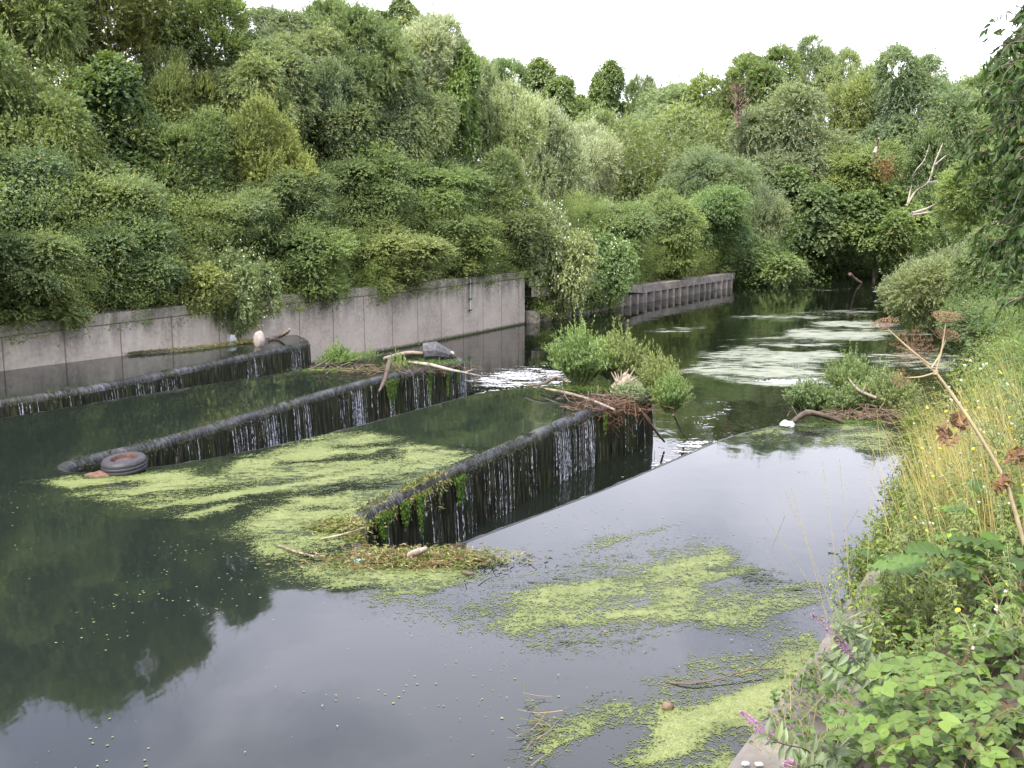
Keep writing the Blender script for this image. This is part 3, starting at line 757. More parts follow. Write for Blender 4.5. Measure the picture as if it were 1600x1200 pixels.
WPX = ([-400, 0, 103, 200, 430, 490, 600, 735, 820, 964, 1140], [16, 23.7, 25.1, 26.5, 30.6, 31.7, 35.35, 40.5, 44.8, 53.7, 69.4])
def wallY(px): return float(np.interp(px, *WPX))
TINT = {'olive': (.225, .28, .125), 'yellow': (.245, .285, .115), 'mid': (.205, .27, .12), 'dark': (.165, .225, .11), 'grey': (.24, .295, .175), 'bright': (.215, .30, .115), 'deep': (.185, .245, .115), 'pale': (.26, .31, .185)}
cnt = [0]
def tree(box, Y, sp, tint, label, cat='tree', ground=None, name=None, group=None, depth=.85, rz=None, minbase=True):
    """box: how wide and high the crown is, as seen across at distance Y"""
    x0, y0, x1, y1 = box
    a = PY((x0 + x1) / 2, (y0 + y1) / 2, Y); l = PY(x0, (y0 + y1) / 2, Y); r = PY(x1, (y0 + y1) / 2, Y)
    tp = PY((x0 + x1) / 2, y0, Y); bt = PY((x0 + x1) / 2, y1, Y)
    rx = (r[0] - l[0]) / 2 * 1.2; rz_ = (tp[2] - bt[2]) / 2 * 1.12
    gz = ground if ground is not None else min(bt[2] - .2, 2.6)
    base = (a[0], a[1], gz)
    i = cnt[0]; cnt[0] += 1
    var = CR[sp][i % len(CR[sp])]
    nm = name or {'willow': 'willow_tree', 'sallow': 'sallow_tree', 'maple': 'sycamore_tree', 'haw': 'hawthorn_bush', 'bramble': 'bramble_bush', 'poplar': 'silver_poplar', 'flowery': 'flowering_climber'}[sp]
    e = empty(nm, base, 0, label, cat, group)
    c = link('crown', var, None, e, (0, 0, a[2] - gz), (0, 0, (i * 2.399) % 6.28 if rz is None else rz), (rx, rx * depth, rz_))
    # keep the crown's width facing the camera: rotate mesh only by whole look-alike turns
    t = TINT[tint]; q = random.uniform(.92, 1.08)
    c.color = (t[0] * q * random.uniform(.95, 1.06), t[1] * q, t[2] * q * random.uniform(.9, 1.1), 1)
    hh = max(a[2] - gz + rz_ * .2, .5); w = max(min(hh * .8, rx * 1.3), .5)
    if sp == 'flowery':
        d_ = rdir(90); d_[:, 1] = -abs(d_[:, 1]); gb_ = Geo(); leaf_quads(gb_, d_ * RNG.uniform(.85, 1.06, (90, 1)), rdir(90) * (1, .3, 1), d_ + (0, -.6, .3), .034, .03, RNG.random(90))
        o_ = link('blossom', gb_.mesh('blossom'), M['whiteflower'], e, (0, 0, a[2] - gz), (0, 0, 0), (rx, rx * depth, rz_)); o_['kind'] = 'stuff'
    link('trunk' if cat == 'tree' else 'stem', TR[i % 3], None, e, (0, 0, 0), (0, 0, i), (w, w, hh))
    return e
Wy = wallY
# back row, up the slope on the left
tree((-60, -150, 130, 120), Wy(0) + 8, 'willow', 'olive', 'tall olive willow filling the top left corner')
tree((60, -100, 260, 130), Wy(150) + 8.5, 'sallow', 'yellow', 'tall yellowish tree left of the small sky gaps, top of frame')
tree((215, -22, 400, 125), Wy(300) + 8.5, 'sallow', 'olive', 'tall olive tree crowning the slope above the small sky gaps')
tree((370, 12, 520, 170), Wy(430) + 8, 'willow', 'grey', 'grey-green willow left of where the sky begins')
tree((480, -8, 625, 190), Wy(540) + 7, 'willow', 'olive', 'feathery willow at the left end of the visible skyline')
tree((590, 20, 730, 200), Wy(650) + 7.5, 'poplar', 'grey', 'silvery-leaved tree on the skyline with pale flashes near its top')
tree((660, 58, 770, 220), Wy(710) + 9, 'willow', 'grey', 'grey willow at the shoulder of the descending skyline')
tree((735, 100, 830, 230), 62, 'sallow', 'mid', 'small green tree on the skyline right of the grey willow')
tree((560, 10, 660, 120), Wy(600) + 14, 'maple', 'deep', 'dark broadleaf crown peeping over the left skyline')
# middle rows
tree((-70, 60, 120, 330), Wy(0) + 5, 'willow', 'olive', 'olive willow at the left edge of the middle slope')
tree((60, 120, 260, 330), Wy(150) + 5.5, 'maple', 'dark', 'dark sycamore in the hollow below the yellowish tree')
tree((225, 95, 330, 260), Wy(280) + 6.5, 'sallow', 'yellow', 'upright yellow-green sallow with spent orange leaves')
tree((205, 180, 370, 330), Wy(290) + 4, 'sallow', 'olive', 'olive sallow beneath the upright yellow one')
tree((330, 60, 480, 220), Wy(400) + 6, 'willow', 'grey', 'grey-green willow in the middle slope with dark gap beneath')
tree((330, 165, 480, 345), Wy(400) + 3.4, 'sallow', 'yellow', 'rounded yellow-olive sallow, the brightest dome on the left slope')
tree((450, 100, 560, 270), Wy(510) + 5.5, 'sallow', 'grey', 'narrow grey sallow left of the blue-green sycamore')
tree((485, 135, 580, 260), Wy(530) + 4.6, 'maple', 'dark', 'blue-green sycamore wedged between two grey willows')
tree((560, 90, 690, 260), Wy(630) + 5, 'willow', 'grey', 'large grey-green willow in the centre of the slope')
tree((655, 100, 755, 270), Wy(710) + 4.6, 'maple', 'bright', 'bright green sycamore with big leaves in the centre slope')
tree((730, 120, 850, 290), Wy(790) + 4.5, 'poplar', 'olive', 'olive poplar with pale leaf undersides, first of the silvery row')
tree((500, 230, 640, 370), Wy(570) + 3.4, 'haw', 'deep', 'dark hawthorn halfway up the slope below the blue-green sycamore')
tree((600, 240, 740, 370), Wy(670) + 3.2, 'haw', 'mid', 'layered hawthorn below the bright green sycamore')
tree((700, 240, 830, 370), Wy(765) + 2.8, 'sallow', 'mid', 'soft green sallow above the end of the concrete wall')
tree((790, 155, 905, 330), 72, 'poplar', 'grey', 'white-flecked poplar leaning over the sheet pile wall')
tree((850, 185, 960, 345), 80, 'poplar', 'pale', 'pale fluttering poplar right of the white-flecked one')
tree((-60, 220, 110, 420), Wy(20) + 3, 'haw', 'deep', 'dark hawthorn at the left edge halfway down')
tree((70, 250, 240, 420), Wy(150) + 3, 'haw', 'mid', 'green hawthorn behind the bushes overhanging the left wall')
# front row, hanging over the wall
tree((-50, 350, 150, 530), Wy(50) + .6, 'haw', 'deep', 'dark bush drooping over the wall at the far left', 'bush')
tree((105, 330, 270, 500), Wy(190) + 1.4, 'haw', 'dark', 'very dark hawthorn bush above the left wall', 'bush')
tree((225, 375, 350, 500), Wy(290) + .8, 'bramble', 'yellow', 'yellowing bramble with orange leaves above the wall', 'bush')
tree((320, 380, 425, 530), Wy(370) + .3, 'flowery', 'mid', 'climber with white flowers spilling down the concrete wall', 'climber')
tree((300, 290, 430, 410), Wy(370) + 2, 'haw', 'mid', 'green hawthorn above the white-flowered climber', 'bush')
tree((410, 340, 560, 480), Wy(490) + 1.2, 'haw', 'mid', 'spreading green hawthorn touching the coping left of centre', 'bush')
tree((400, 260, 520, 380), Wy(450) + 2.4, 'haw', 'olive', 'drooping olive hawthorn beside the yellow-olive dome', 'bush')
tree((520, 350, 680, 470), Wy(600) + 1.2, 'haw', 'olive', 'low olive hawthorn overhanging the middle of the wall', 'bush')
tree((640, 330, 780, 440), Wy(710) + 1.4, 'haw', 'mid', 'wide green hawthorn above the wall pipe', 'bush')
tree((745, 310, 860, 430), Wy(800) + 1.4, 'haw', 'olive', 'olive hawthorn at the end of the concrete wall', 'bush')
tree((805, 310, 915, 490), Wy(845) + .1, 'flowery', 'pale', 'pale climber with white flowers covering the start of the piles', 'climber')
tree((880, 350, 985, 480), Wy(930) + .1, 'flowery', 'bright', 'bright climber cascading down the middle of the piles', 'climber')
tree((900, 310, 1010, 440), Wy(955) + 1.6, 'haw', 'deep', 'deep green hawthorn behind the cascading climber', 'bush')
tree((985, 300, 1100, 440), Wy(1040) + 1.2, 'haw', 'mid', 'layered green bush above the bare capping beam', 'bush')
tree((1050, 285, 1175, 430), Wy(1105) + 2, 'haw', 'bright', 'yellow-tipped bright bush above the last sheet piles', 'bush')
tree((1130, 370, 1240, 455), 71, 'bramble', 'mid', 'low green scrub at the far end of the sheet piles', 'bush', ground=-.9)
# beyond the bend
tree((815, 112, 920, 260), 128, 'maple', 'mid', 'dark broadleaf tree, first of the distant skyline trees')
tree((885, 118, 985, 260), 134, 'maple', 'deep', 'dark rounded tree behind the notch in the skyline')
tree((970, 130, 1040, 250), 140, 'sallow', 'deep', 'small distant tree at the lowest dip of the skyline')
tree((905, 170, 1020, 330), 92, 'willow', 'olive', 'pale olive willow left of the big rounded willow')
tree((950, 134, 1130, 320), 100, 'willow', 'grey', 'broad willow with twin domes below the skyline dip')
tree((1050, 225, 1170, 335), 76, 'willow', 'grey', 'round grey willow in front of the twin-domed one')
tree((1085, 82, 1250, 260), 98, 'willow', 'mid', 'tall willow behind the bare grey twigs')
tree((1235, 62, 1330, 180), 112, 'sallow', 'grey', 'hazy grey tree standing highest on the right skyline')
tree((1155, 145, 1310, 330), 82, 'willow', 'grey', 'big feathery willow right of the bare grey twigs')
tree((1290, 100, 1390, 260), 100, 'willow', 'olive', 'olive willow below and right of the hazy grey tree')
tree((1360, 80, 1530, 290), 92, 'willow', 'grey', 'large domed willow with a dark hollow beneath')
tree((1480, 105, 1640, 300), 96, 'willow', 'olive', 'olive willow behind the overhanging tree at the right edge')
tree((1160, 300, 1230, 430), 73, 'sallow', 'grey', 'small grey sallow leaning beside the sheet pile end')
tree((1200, 280, 1330, 430), 77, 'maple', 'deep', 'dark sycamore whose skirt hides the river bank', ground=-.8)
tree((1270, 215, 1400, 350), 80, 'haw', 'mid', 'layered green tree with a rust-coloured spray of leaves')
tree((1300, 290, 1440, 425), 76, 'maple', 'mid', 'green maple with yellow leaf clusters over the dark water', ground=-.8)
tree((1390, 210, 1540, 430), 88, 'sallow', 'deep', 'shadowy tree behind the bleached branches')
# right bank
tree((1410, 375, 1560, 525), 43, 'willow', 'grey', 'low willow with branches trailing in the river at right', 'tree', ground=-.7)
tree((1500, 360, 1680, 560), 38, 'willow', 'mid', 'green willow on the right bank nearer than the trailing one', 'tree', ground=-.5)
tree((1475, 225, 1660, 420), 46, 'willow', 'mid', 'taller willow rising behind the trailing willow', 'tree', ground=0)
tree((1540, 90, 1720, 330), 52, 'willow', 'mid', 'tall willow at the right edge behind the hanging leaves', 'tree', ground=.5)
tree((1530, 450, 1700, 600), 28, 'haw', 'dark', 'dark bush at the right edge by the water', 'bush', ground=0)
# trees outside the frame that fill the banks for side views and reflections
for bx, Y_, sp_, ti_, lb_ in [((-420, -150, -40, 200), 30, 'willow', 'olive', 'tall willow left of the frame on the wooded slope'), ((-480, 200, -40, 560), 21, 'haw', 'deep', 'hawthorn left of the frame above the wall'),
                               ((1640, 0, 1900, 400), 40, 'willow', 'mid', 'willow right of the frame on the right bank')]:
    tree(bx, Y_, sp_, ti_, lb_)

# wooded mass between and behind the single trees
def woods(name, path_pts, z0, z1, n, seed, label, lsz=.2, sd_=2.0, tint=(.15, .20, .07), clump=.5, per=90):
    r = np.random.default_rng(seed); pts, _ = resample(path_pts, 1.0); g = Geo()
    m_ = max(4, n // per); i_ = r.integers(0, len(pts), m_); h = r.random(m_); hh = fbm(pts[i_][:, 0] * .25 + seed, pts[i_][:, 1] * .25)
    C_ = np.column_stack([pts[i_] + r.normal(size=(m_, 2)) * sd_, z0 + (z1 - z0) * h * (.5 + .75 * hh)])
    q = np.repeat(np.arange(m_), per); nn_ = len(q); d = nrm(r.normal(size=(nn_, 3))); rad = clump * r.uniform(.5, 1.4, m_)
    pos = C_[q] + d * (rad[q] * r.random(nn_) ** .4)[:, None] * np.array((1.25, 1.25, .8))
    ld = d * .6 + r.normal(size=(nn_, 3)) * .6; nn = d * .5 + r.normal(size=(nn_, 3)) * .5 + (0, 0, .5)
    tone = r.random(m_)
    leaf_quads(g, pos, ld, nn, lsz * r.uniform(.6, 1.3, nn_), lsz * r.uniform(.25, .5, nn_), np.clip(tone[q] * .5 + r.random(nn_) * .5, 0, .985))
    o = link(name, g.mesh(name), M['leaf']); o.color = (*tint, 1); tag(o, label, 'undergrowth', kind='stuff')
def along(off, y0, y1=200, src=None): return [tuple(q) for q in offset(resample(src or LB, 2)[0], off) if y0 < q[1] < y1]
woods('valley_undergrowth', along(5.5, 49, 90), 0, 4.5, 40000, 33, 'green undergrowth behind the sheet pile bank', .17, 1.3, (.17, .225, .085), .6)
woods('undergrowth', along(5.5, -12, 49), 1.2, 8.0, 130000, 3, 'green undergrowth filling the middle of the wooded slope', .17, 1.3, (.15, .205, .07), .6)
woods('hillside_scrub', along(9.5, 5, 46), 2.5, 10.0, 150000, 23, 'olive willow scrub filling the upper wooded slope', .20, 1.6, (.235, .275, .115), .8)
woods('thicket', along(2.8, 8, 60), 1.2, 4.8, 130000, 24, 'mixed leafy thicket between the bushes above the wall', .12, .8, (.17, .225, .075), .45)
woods('understorey', along(.9, 5, 78), 1.15, 2.1, 90000, 4, 'low leafy scrub hanging over the coping of the river wall', .085, .45, (.165, .22, .07), .30, 70)
woods('skyline_willows', along(13, 6, 42), 4.0, 10.5, 130000, 41, 'willow growth closing the skyline of the left slope', .22, 1.6, (.21, .25, .10), .9)
woods('low_scrub', along(.9, 52, 71), -.1, 1.6, 40000, 52, 'low scrub growing right behind the capping beam', .13, .4, (.18, .235, .085), .4, 60)
woods('hanging_scrub', along(.15, 18, 51), .75, 2.6, 70000, 42, 'scrub and trailers hanging down over the river wall coping', .08, .28, (.18, .235, .08), .26, 60)
woods('bank_growth', along(1.3, 10, 60), 1.6, 4.8, 130000, 43, 'loose leafy shoots between the bushes along the wall', .10, .7, (.18, .235, .085), .35, 60)
woods('slope_growth', along(4.3, 10, 48), 3.0, 8.0, 130000, 44, 'loose leafy shoots between the trees of the middle slope', .15, .8, (.20, .25, .095), .5, 70)
woods('pile_creeper', along(-.05, 44.5, 54.5), -.9, 2.6, 50000, 34, 'pale creeper hanging over the first stretch of sheet piles', .12, .25, (.20, .26, .09), .35, 70)
RBk = [tuple(q) for q in offset(resample(RB, 3)[0], -5)]
woods('scrub', [q for q in RBk if q[1] > 20], 0, 5.0, 60000, 5, 'dense scrub along the right bank under the willows', .16, 1.6)
woods('waterside_scrub', [(15, 70), (19, 75), (25, 80), (34, 84), (50, 86), (70, 86)], -1.0, 3.5, 70000, 6, 'dark scrub along the far bank under the sycamores', .26, 1.2, (.10, .15, .05), .9)
woods('far_thicket', [(10, 86), (25, 95), (45, 98), (70, 98)], 0, 12.5, 130000, 8, 'dense far thicket closing the view behind the trees', .42, 2.5, (.18, .22, .09), 1.8)

# ------------------------------------------------------------------ leaves and small plants in detail
def tmpl(n=6, prof='ovate', fold=.25, curl=.5, serr=0.0, wave=0.0):
    s = np.linspace(0, 1, n + 1)
    if prof == 'ovate': w = np.sin(np.pi * np.clip(s, 0, 1) ** .72) ** .9
    elif prof == 'round': w = np.sin(np.pi * s ** .9) ** .6
    elif prof == 'lance': w = np.sin(np.pi * s ** .8) ** 1.1
    else: w = np.interp(s, [0, .06, .3, .7, 1], [.1, .75, 1, .75, 0])
    w = w * (1 + serr * np.where(np.arange(n + 1) % 2 == 0, 1, -1)); w[0] = max(w[0], .04) if prof != 'dock' else w[0]; w[-1] = .0
    V = []
    for i in range(n + 1):
        for c in (-1, -.5, 0, .5, 1):
            y = c * w[i] * .5; z = abs(c) * w[i] * fold * .5 - curl * s[i] ** 2 * .5 + wave * abs(c) * math.sin(i * 2.3 + c * 2) * .12
            V.append((s[i] - (curl * .12) * s[i] ** 3, y, z))
    F = grid_faces(n + 1, 5)
    return np.array(V), F
def place(g, tm, pos, D, Nn, Lf, Wf, r=None):
    V, F = tm; pos = np.atleast_2d(pos); n = len(pos); D = nrm(np.atleast_2d(D)); Nn = np.atleast_2d(Nn)
    Sd = nrm(np.cross(Nn, D)); U = np.cross(D, Sd)
    Lf = np.broadcast_to(Lf, (n,)); Wf = np.broadcast_to(Wf, (n,))
    VV = pos[:, None] + D[:, None] * (V[None, :, 0] * Lf[:, None])[..., None] + Sd[:, None] * (V[None, :, 1] * Wf[:, None])[..., None] + U[:, None] * (V[None, :, 2] * Lf[:, None] * .6)[..., None]
    FF = F[None] + (np.arange(n) * len(V))[:, None, None]
    if r is None: r = RNG.random(n) * .98
    g.add(VV.reshape(-1, 3), FF.reshape(-1, 4), np.repeat(np.broadcast_to(r, (n,)), len(F)))
def bank_d(x, y):
    best = 1e9; sgn = 1
    for (ax, ay), (bx, by) in zip(RB[:-1], RB[1:]):
        ex, ey = bx - ax, by - ay; t = min(1, max(0, ((x - ax) * ex + (y - ay) * ey) / (ex * ex + ey * ey)))
        dx, dy = x - ax - t * ex, y - ay - t * ey; d = math.hypot(dx, dy)
        if d < best: best = d; sgn = 1 if (ey * (x - ax) - ex * (y - ay)) > 0 else -1
    return best * sgn
def bankz(x, y):
    d = bank_d(x, y)
    if d < .0: return LOW
    return float(max(right_z(np.array([d]), np.array([x]), np.array([float(y)]))[0], .3 if d < .8 else -9))
def hit(px, py):
    """where the line of sight through that pixel meets the near bank"""
    o = np.array((0, 0, H)); q = PY(px, py, 1.0) - o
    for t in np.arange(1.5, 40, .05):
        p = o + q * t
        if bank_d(p[0], p[1]) > 0 and p[2] < bankz(p[0], p[1]): return p
    return o + q * 12
col = lambda o, c: (setattr(o, 'color', (*c, 1)), o)[1]
def copy_thing(src, loc, rz, sc, label=None, group=None):
    o = src.copy(); COL.objects.link(o); o.location = loc; o.rotation_euler = (0, 0, rz); o.scale = (sc,) * 3
    if label: o['label'] = label
    if group: o['group'] = group
    for ch in [c for c in bpy.data.objects if c.parent == src]:
        c = ch.copy(); COL.objects.link(c); c.parent = o
        k = random.uniform(.85, 1.12); c.color = (ch.color[0] * k, ch.color[1] * k, ch.color[2] * k, 1)
    return o
TN = tmpl(9, 'ovate', .3, .9, .09); TB = tmpl(8, 'ovate', .28, .35, .07); TD = tmpl(16, 'dock', .25, .6, .0, .7); TLn = tmpl(6, 'lance', .3, .6); TBr = tmpl(5, 'ovate', .3, .6)

def make_nettle(seed):
    global RNG
    keep = RNG; RNG = np.random.default_rng(seed)
    e = empty('nettle', (0, 0, 0)); lean = RNG.normal(size=2) * .10
    pts = curve_pts([(0, 0, 0), (lean[0] * .3, lean[1] * .3, .35), (lean[0] * .8, lean[1] * .8, .7), (lean[0] * 1.6, lean[1] * 1.6, 1.0)], 14)
    g = Geo(); tube(g, pts, np.linspace(.0045, .002, 14), 5); link('stem', g.mesh('stem'), M['stemgreen'], e)
    g = Geo(); gt = Geo()
    for i, s in enumerate(np.linspace(.18, 1, 17)):
        c = np.array([np.interp(s, np.linspace(0, 1, 14), pts[:, k]) for k in range(3)])
        a0 = (i % 2) * math.pi / 2 + RNG.normal() * .25; Lf = np.interp(s, [.1, .4, .8, 1], [.07, .095, .065, .028]) * RNG.uniform(.85, 1.15)
        for h in (0, math.pi):
            a = a0 + h + RNG.normal() * .2; d = np.array((math.cos(a), math.sin(a), RNG.uniform(-.35, .2) + .5 * (s > .93)))
            place(g, TN, c + d * .02, d, np.array((-.3 * d[0], -.3 * d[1], 1)), Lf, Lf * .52)
            if s > .45 and s < .95:
                for k in range(2):
                    d2 = nrm(np.array((math.cos(a + .5 * k), math.sin(a + .5 * k), -.5)))
                    tube(gt, [c, c + d2 * .03, c + d2 * .045 + (0, 0, -.03)], [.0025, .003, .0015], 4)
    col(link('leaves', g.mesh('leaves'), M['near'], e), (.19, .245, .055)); link('flower_tassel', gt.mesh('flower_tassel'), M['stemgreen'], e)
    RNG = keep
    return e
def make_bramble(seed, n=9, R=.7, hh=.3):
    global RNG
    keep = RNG; RNG = np.random.default_rng(seed)
    e = empty('bramble', (0, 0, 0)); gs = Geo(); g = Geo()
    for k in range(n):
        a = RNG.uniform(0, 6.28); l = R * RNG.uniform(.6, 1.2); d = np.array((math.cos(a), math.sin(a), 0)); h_ = hh * RNG.uniform(.6, 1.2); bx = np.append(RNG.normal(size=2) * .1, 0)
        pts = curve_pts([bx, bx + d * l * .35 + (0, 0, h_ * .8), bx + d * l * .75 + (0, 0, h_), bx + d * l * 1.1 + (0, 0, h_ * .75)], 16)
        tube(gs, pts, np.linspace(.0042, .0015, 16), 5)
        for i in range(3, 16):
            c = pts[i]; sgn = 1 if i % 2 else -1; sd_ = np.array((-d[1], d[0], 0)) * sgn
            pd = nrm(sd_ + d * .3 + np.array((0, 0, RNG.uniform(.1, .7))) + RNG.normal(size=3) * .25); q = c + pd * RNG.uniform(.05, .10)
            tube(gs, [c, (c + q) / 2 + (0, 0, .005), q], .0015, 3, cap=False)
            Lf = RNG.uniform(.055, .095); up_ = nrm(np.array((RNG.normal() * .25, RNG.normal() * .25 - .25, 1)))
            dirs = [pd, nrm(pd * .3 + np.cross(up_, pd)), nrm(pd * .3 - np.cross(up_, pd))]
            r0 = RNG.random() * .9
            for m_, dd in enumerate(dirs):
                dd = dd - up_ * np.dot(dd, up_) * .8 - (0, 0, .15)
                place(g, TB, q, dd, up_ + RNG.normal(size=3) * .12, Lf * (1 if m_ == 0 else .85), Lf * .74, r0 + .08 * RNG.random())
    link('cane', gs.mesh('cane'), M['stemred'], e); col(link('leaves', g.mesh('leaves'), M['near'], e), (.13, .205, .048))
    RNG = keep
    return e
def make_dock(seed):
    global RNG
    keep = RNG; RNG = np.random.default_rng(seed)
    e = empty('dock_plant', (0, 0, 0)); gs = Geo(); g = Geo()
    for k in range(12):
        a = k * 2.4 + RNG.normal() * .2; el = RNG.uniform(.35, 1.1); l = RNG.uniform(.25, .6); d = np.array((math.cos(a) * math.cos(el), math.sin(a) * math.cos(el), math.sin(el)))
        q = d * l; tube(gs, [(0, 0, 0), q * .5 + (0, 0, .02), q], .005, 5, cap=False)
        dl = np.array((d[0], d[1], d[2] * .25)); Lf = RNG.uniform(.24, .38)
        place(g, TD, q, dl, (-d[0] * .2, -d[1] * .2 - .2, 1), Lf, Lf * .62)
    link('stalk', gs.mesh('stalk'), M['stemgreen'], e); col(link('leaves', g.mesh('leaves', True), M['near'], e), (.10, .17, .04))
    RNG = keep
    return e
def disc_flower(g, c, up_, R, pet=11):
    up_ = nrm(np.asarray(up_, float)); A = nrm(np.cross(up_, (.3, .9, .1))); B = np.cross(up_, A)
    for k in range(pet):
        a = k * 2 * math.pi / pet; d = A * math.cos(a) + B * math.sin(a); s = np.cross(up_, d)
        g.add([c, c + d * R * .6 + s * R * .24 + up_ * R * .15, c + d * R + up_ * R * .1, c + d * R * .6 - s * R * .24 + up_ * R * .15], [(0, 1, 2, 3)])
def make_hawkweed(seed, h=.6, heads=9, col_=(.17, .19, .07), spread=.2):
    global RNG
    keep = RNG; RNG = np.random.default_rng(seed)
    e = empty('yellow_hawkweed', (0, 0, 0)); gs = Geo(); gf = Geo(); gw = Geo(); gl = Geo()
    main = curve_pts([(0, 0, 0), (RNG.normal() * .05, RNG.normal() * .05, h * .5), (RNG.normal() * .1, RNG.normal() * .1, h * .8)], 8); tube(gs, main, np.linspace(.004, .002, 8), 5)
    for k in range(heads):
        i = RNG.integers(3, 8); c = main[i]; a = RNG.uniform(0, 6.28); q = c + np.array((math.cos(a) * spread, math.sin(a) * spread, h * RNG.uniform(.15, .4))) * RNG.uniform(.5, 1.1)
        tube(gs, curve_pts([c, (c + q) / 2 + RNG.normal(size=3) * .02, q], 5), [.002, .002, .0015, .0015, .0015], 4, cap=False)
        if RNG.random() < .4: gf = Geo(); disc_flower(gf, q, (RNG.normal() * .4, -.5, 1), .017); link('flower_head', gf.mesh('flower_head'), M['yellow'], e)
        else:
            gw = Geo(); d = rdir(24); leaf_quads(gw, np.repeat(q[None], 24, 0), d, rdir(24), .011, .006, RNG.random(24)); link('seed_head', gw.mesh('seed_head'), M['whiteflower'], e)
        m_ = 2
        d = nrm(RNG.normal(size=(m_, 3)) + (0, 0, .3)); place(gl, TLn, (c + q) / 2 + RNG.normal(size=(m_, 3)) * .01, d, rdir(m_) + (0, 0, 1), .045, .014)
    for z in np.linspace(.05, .8, 12):
        j = int(z * 7); a = RNG.uniform(0, 6.28); d = np.array((math.cos(a), math.sin(a), .3)); place(gl, TLn, main[min(j, 7)], d, (0, 0, 1), .09 * (1 - z * .4), .026)
    link('stem', gs.mesh('stem'), M['stemgreen'], e); col(link('leaves', gl.mesh('leaves'), M['near'], e), col_)
    RNG = keep
    return e
# nettles along the edge of the bank
NG = 'nettles crowding the edge of the near bank'; NL = 'leafy nettle in the crowd along the edge of the near bank'
prot = [make_nettle(100 + k) for k in range(5)]
spots = []
for k in range(95):
    px = RNG.uniform(1290, 1600); 
    Y = RNG.uniform(6.8, 10.5); d = abs(RNG.normal()) * .7 + .12
    # point on bank line at Y
    bx = np.interp(Y, [q[1] for q in RB], [q[0] for q in RB]) + d * 1.15
    spots.append((bx, Y, RNG.uniform(.55, .95)))
for k in range(22):
    Y = RNG.uniform(5.0, 7.0); d = RNG.uniform(.75, 1.6); bx = np.interp(Y, [q[1] for q in RB], [q[0] for q in RB]) + d * 1.15; spots.append((bx, Y, RNG.uniform(.4, .65)))
for k in range(90):
    Y = RNG.uniform(6.8, 14); d = RNG.uniform(.7, 2.6); bx = np.interp(Y, [q[1] for q in RB], [q[0] for q in RB]) + d * 1.15; spots.append((bx, Y, RNG.uniform(.8, 1.15)))
for k in range(16):
    Y = RNG.uniform(9.6, 16.5); bx = np.interp(Y, [q[1] for q in RB], [q[0] for q in RB]) + RNG.uniform(.1, .5); spots.append((bx, Y, RNG.uniform(.5, .8)))
for k, (x, y, s) in enumerate(spots):
    z = bankz(x, y) - .03
    if k < 5:
        o = prot[k]; o.location = (x, y, z); o.rotation_euler.z = k; o.scale = (s,) * 3; tag(o, NL, 'nettle', NG)
    else: copy_thing(prot[k % 5], (x, y, z), RNG.uniform(0, 6.28), s, NL, NG)
# brambles
BRS = [((1560, 1010), 1.0, 'bramble with pale green leaves at the right edge below the dock leaves'), ((1480, 1110), .85, 'bramble with rounded leaves in the lower right, beside a red cane'),
       ((1440, 1180), .75, 'low bramble behind the coping near the bottom of the picture'), ((1600, 1150), .9, 'bramble in the bottom right corner'), ((1400, 1040), .5, 'small bramble just behind the concrete coping'),
       ((1560, 920), .8, 'bramble among the dock leaves at the right edge'), ((1450, 1010), .7, 'bramble between the nettles and the buddleia'), ((1500, 1220), .8, 'bramble at the bottom edge of the picture, right of the buddleia'), ((1430, 1090), .6, 'bramble with one purple flower spike rising beside it')]
BRS = [(q, s * 1.0, lb) for q, s, lb in BRS]
bp = [make_bramble(200 + k) for k in range(3)]
for k, (q, s, lb) in enumerate(BRS):
    p = hit(*q); z = bankz(p[0], p[1]) - .02
    if k < 3: o = bp[k]; o.location = (p[0], p[1], z); o.scale = (s,) * 3; tag(o, lb, 'bramble', 'brambles on the near bank')
    else: copy_thing(bp[k % 3], (p[0], p[1], z), RNG.uniform(0, 6.28), s, lb, 'brambles on the near bank')
# docks
DKS = [((1450, 960), .95, 'large-leaved dock nearest the nettles'), ((1530, 955), 1.05, 'large-leaved dock in the middle of its row'), ((1600, 945), 1.0, 'large-leaved dock cut by the right edge'), ((1570, 860), .9, 'large-leaved dock at the foot of the dry grass'), ((1490, 880), .8, 'large-leaved dock behind the yellow flowers')]
dp = [make_dock(300), make_dock(301)]
for k, (q, s, lb) in enumerate(DKS):
    p = hit(*q); z = bankz(p[0], p[1]) - .02
    if k < 2: o = dp[k]; o.location = (p[0], p[1], z); o.scale = (s,) * 3; tag(o, lb, 'dock', 'docks on the near bank')
    else: copy_thing(dp[k % 2], (p[0], p[1], z), RNG.uniform(0, 6.28), s, lb, 'docks on the near bank')
# hawkweeds and ragwort
hp = [make_hawkweed(400 + k) for k in range(3)]
HW = [((1405, 930), 1.0), ((1470, 960), 1.0), ((1520, 940), .95), ((1545, 1090), .9), ((1440, 780), 1.0), ((1395, 790), 1.1), ((1420, 740), 1.1), ((1580, 1050), .8), ((1500, 990), .9), ((1590, 900), .9)]
for k, (q, s) in enumerate(HW):
    p = hit(*q); z = bankz(p[0], p[1]) - .02; lb = 'thin branching hawkweed with small yellow flowers and white seed heads'
    if k < 3: o = hp[k]; o.location = (p[0], p[1], z); o.scale = (s,) * 3; tag(o, lb, 'wildflower', 'hawkweeds on the near bank')
    else: copy_thing(hp[k % 3], (p[0], p[1], z), RNG.uniform(0, 6.28), s, lb, 'hawkweeds on the near bank')
rw = make_hawkweed(450, 1.25, 46, (.2, .26, .12), .42); rw.name = 'ragwort'; p = PY(1545, 640, 8.6)
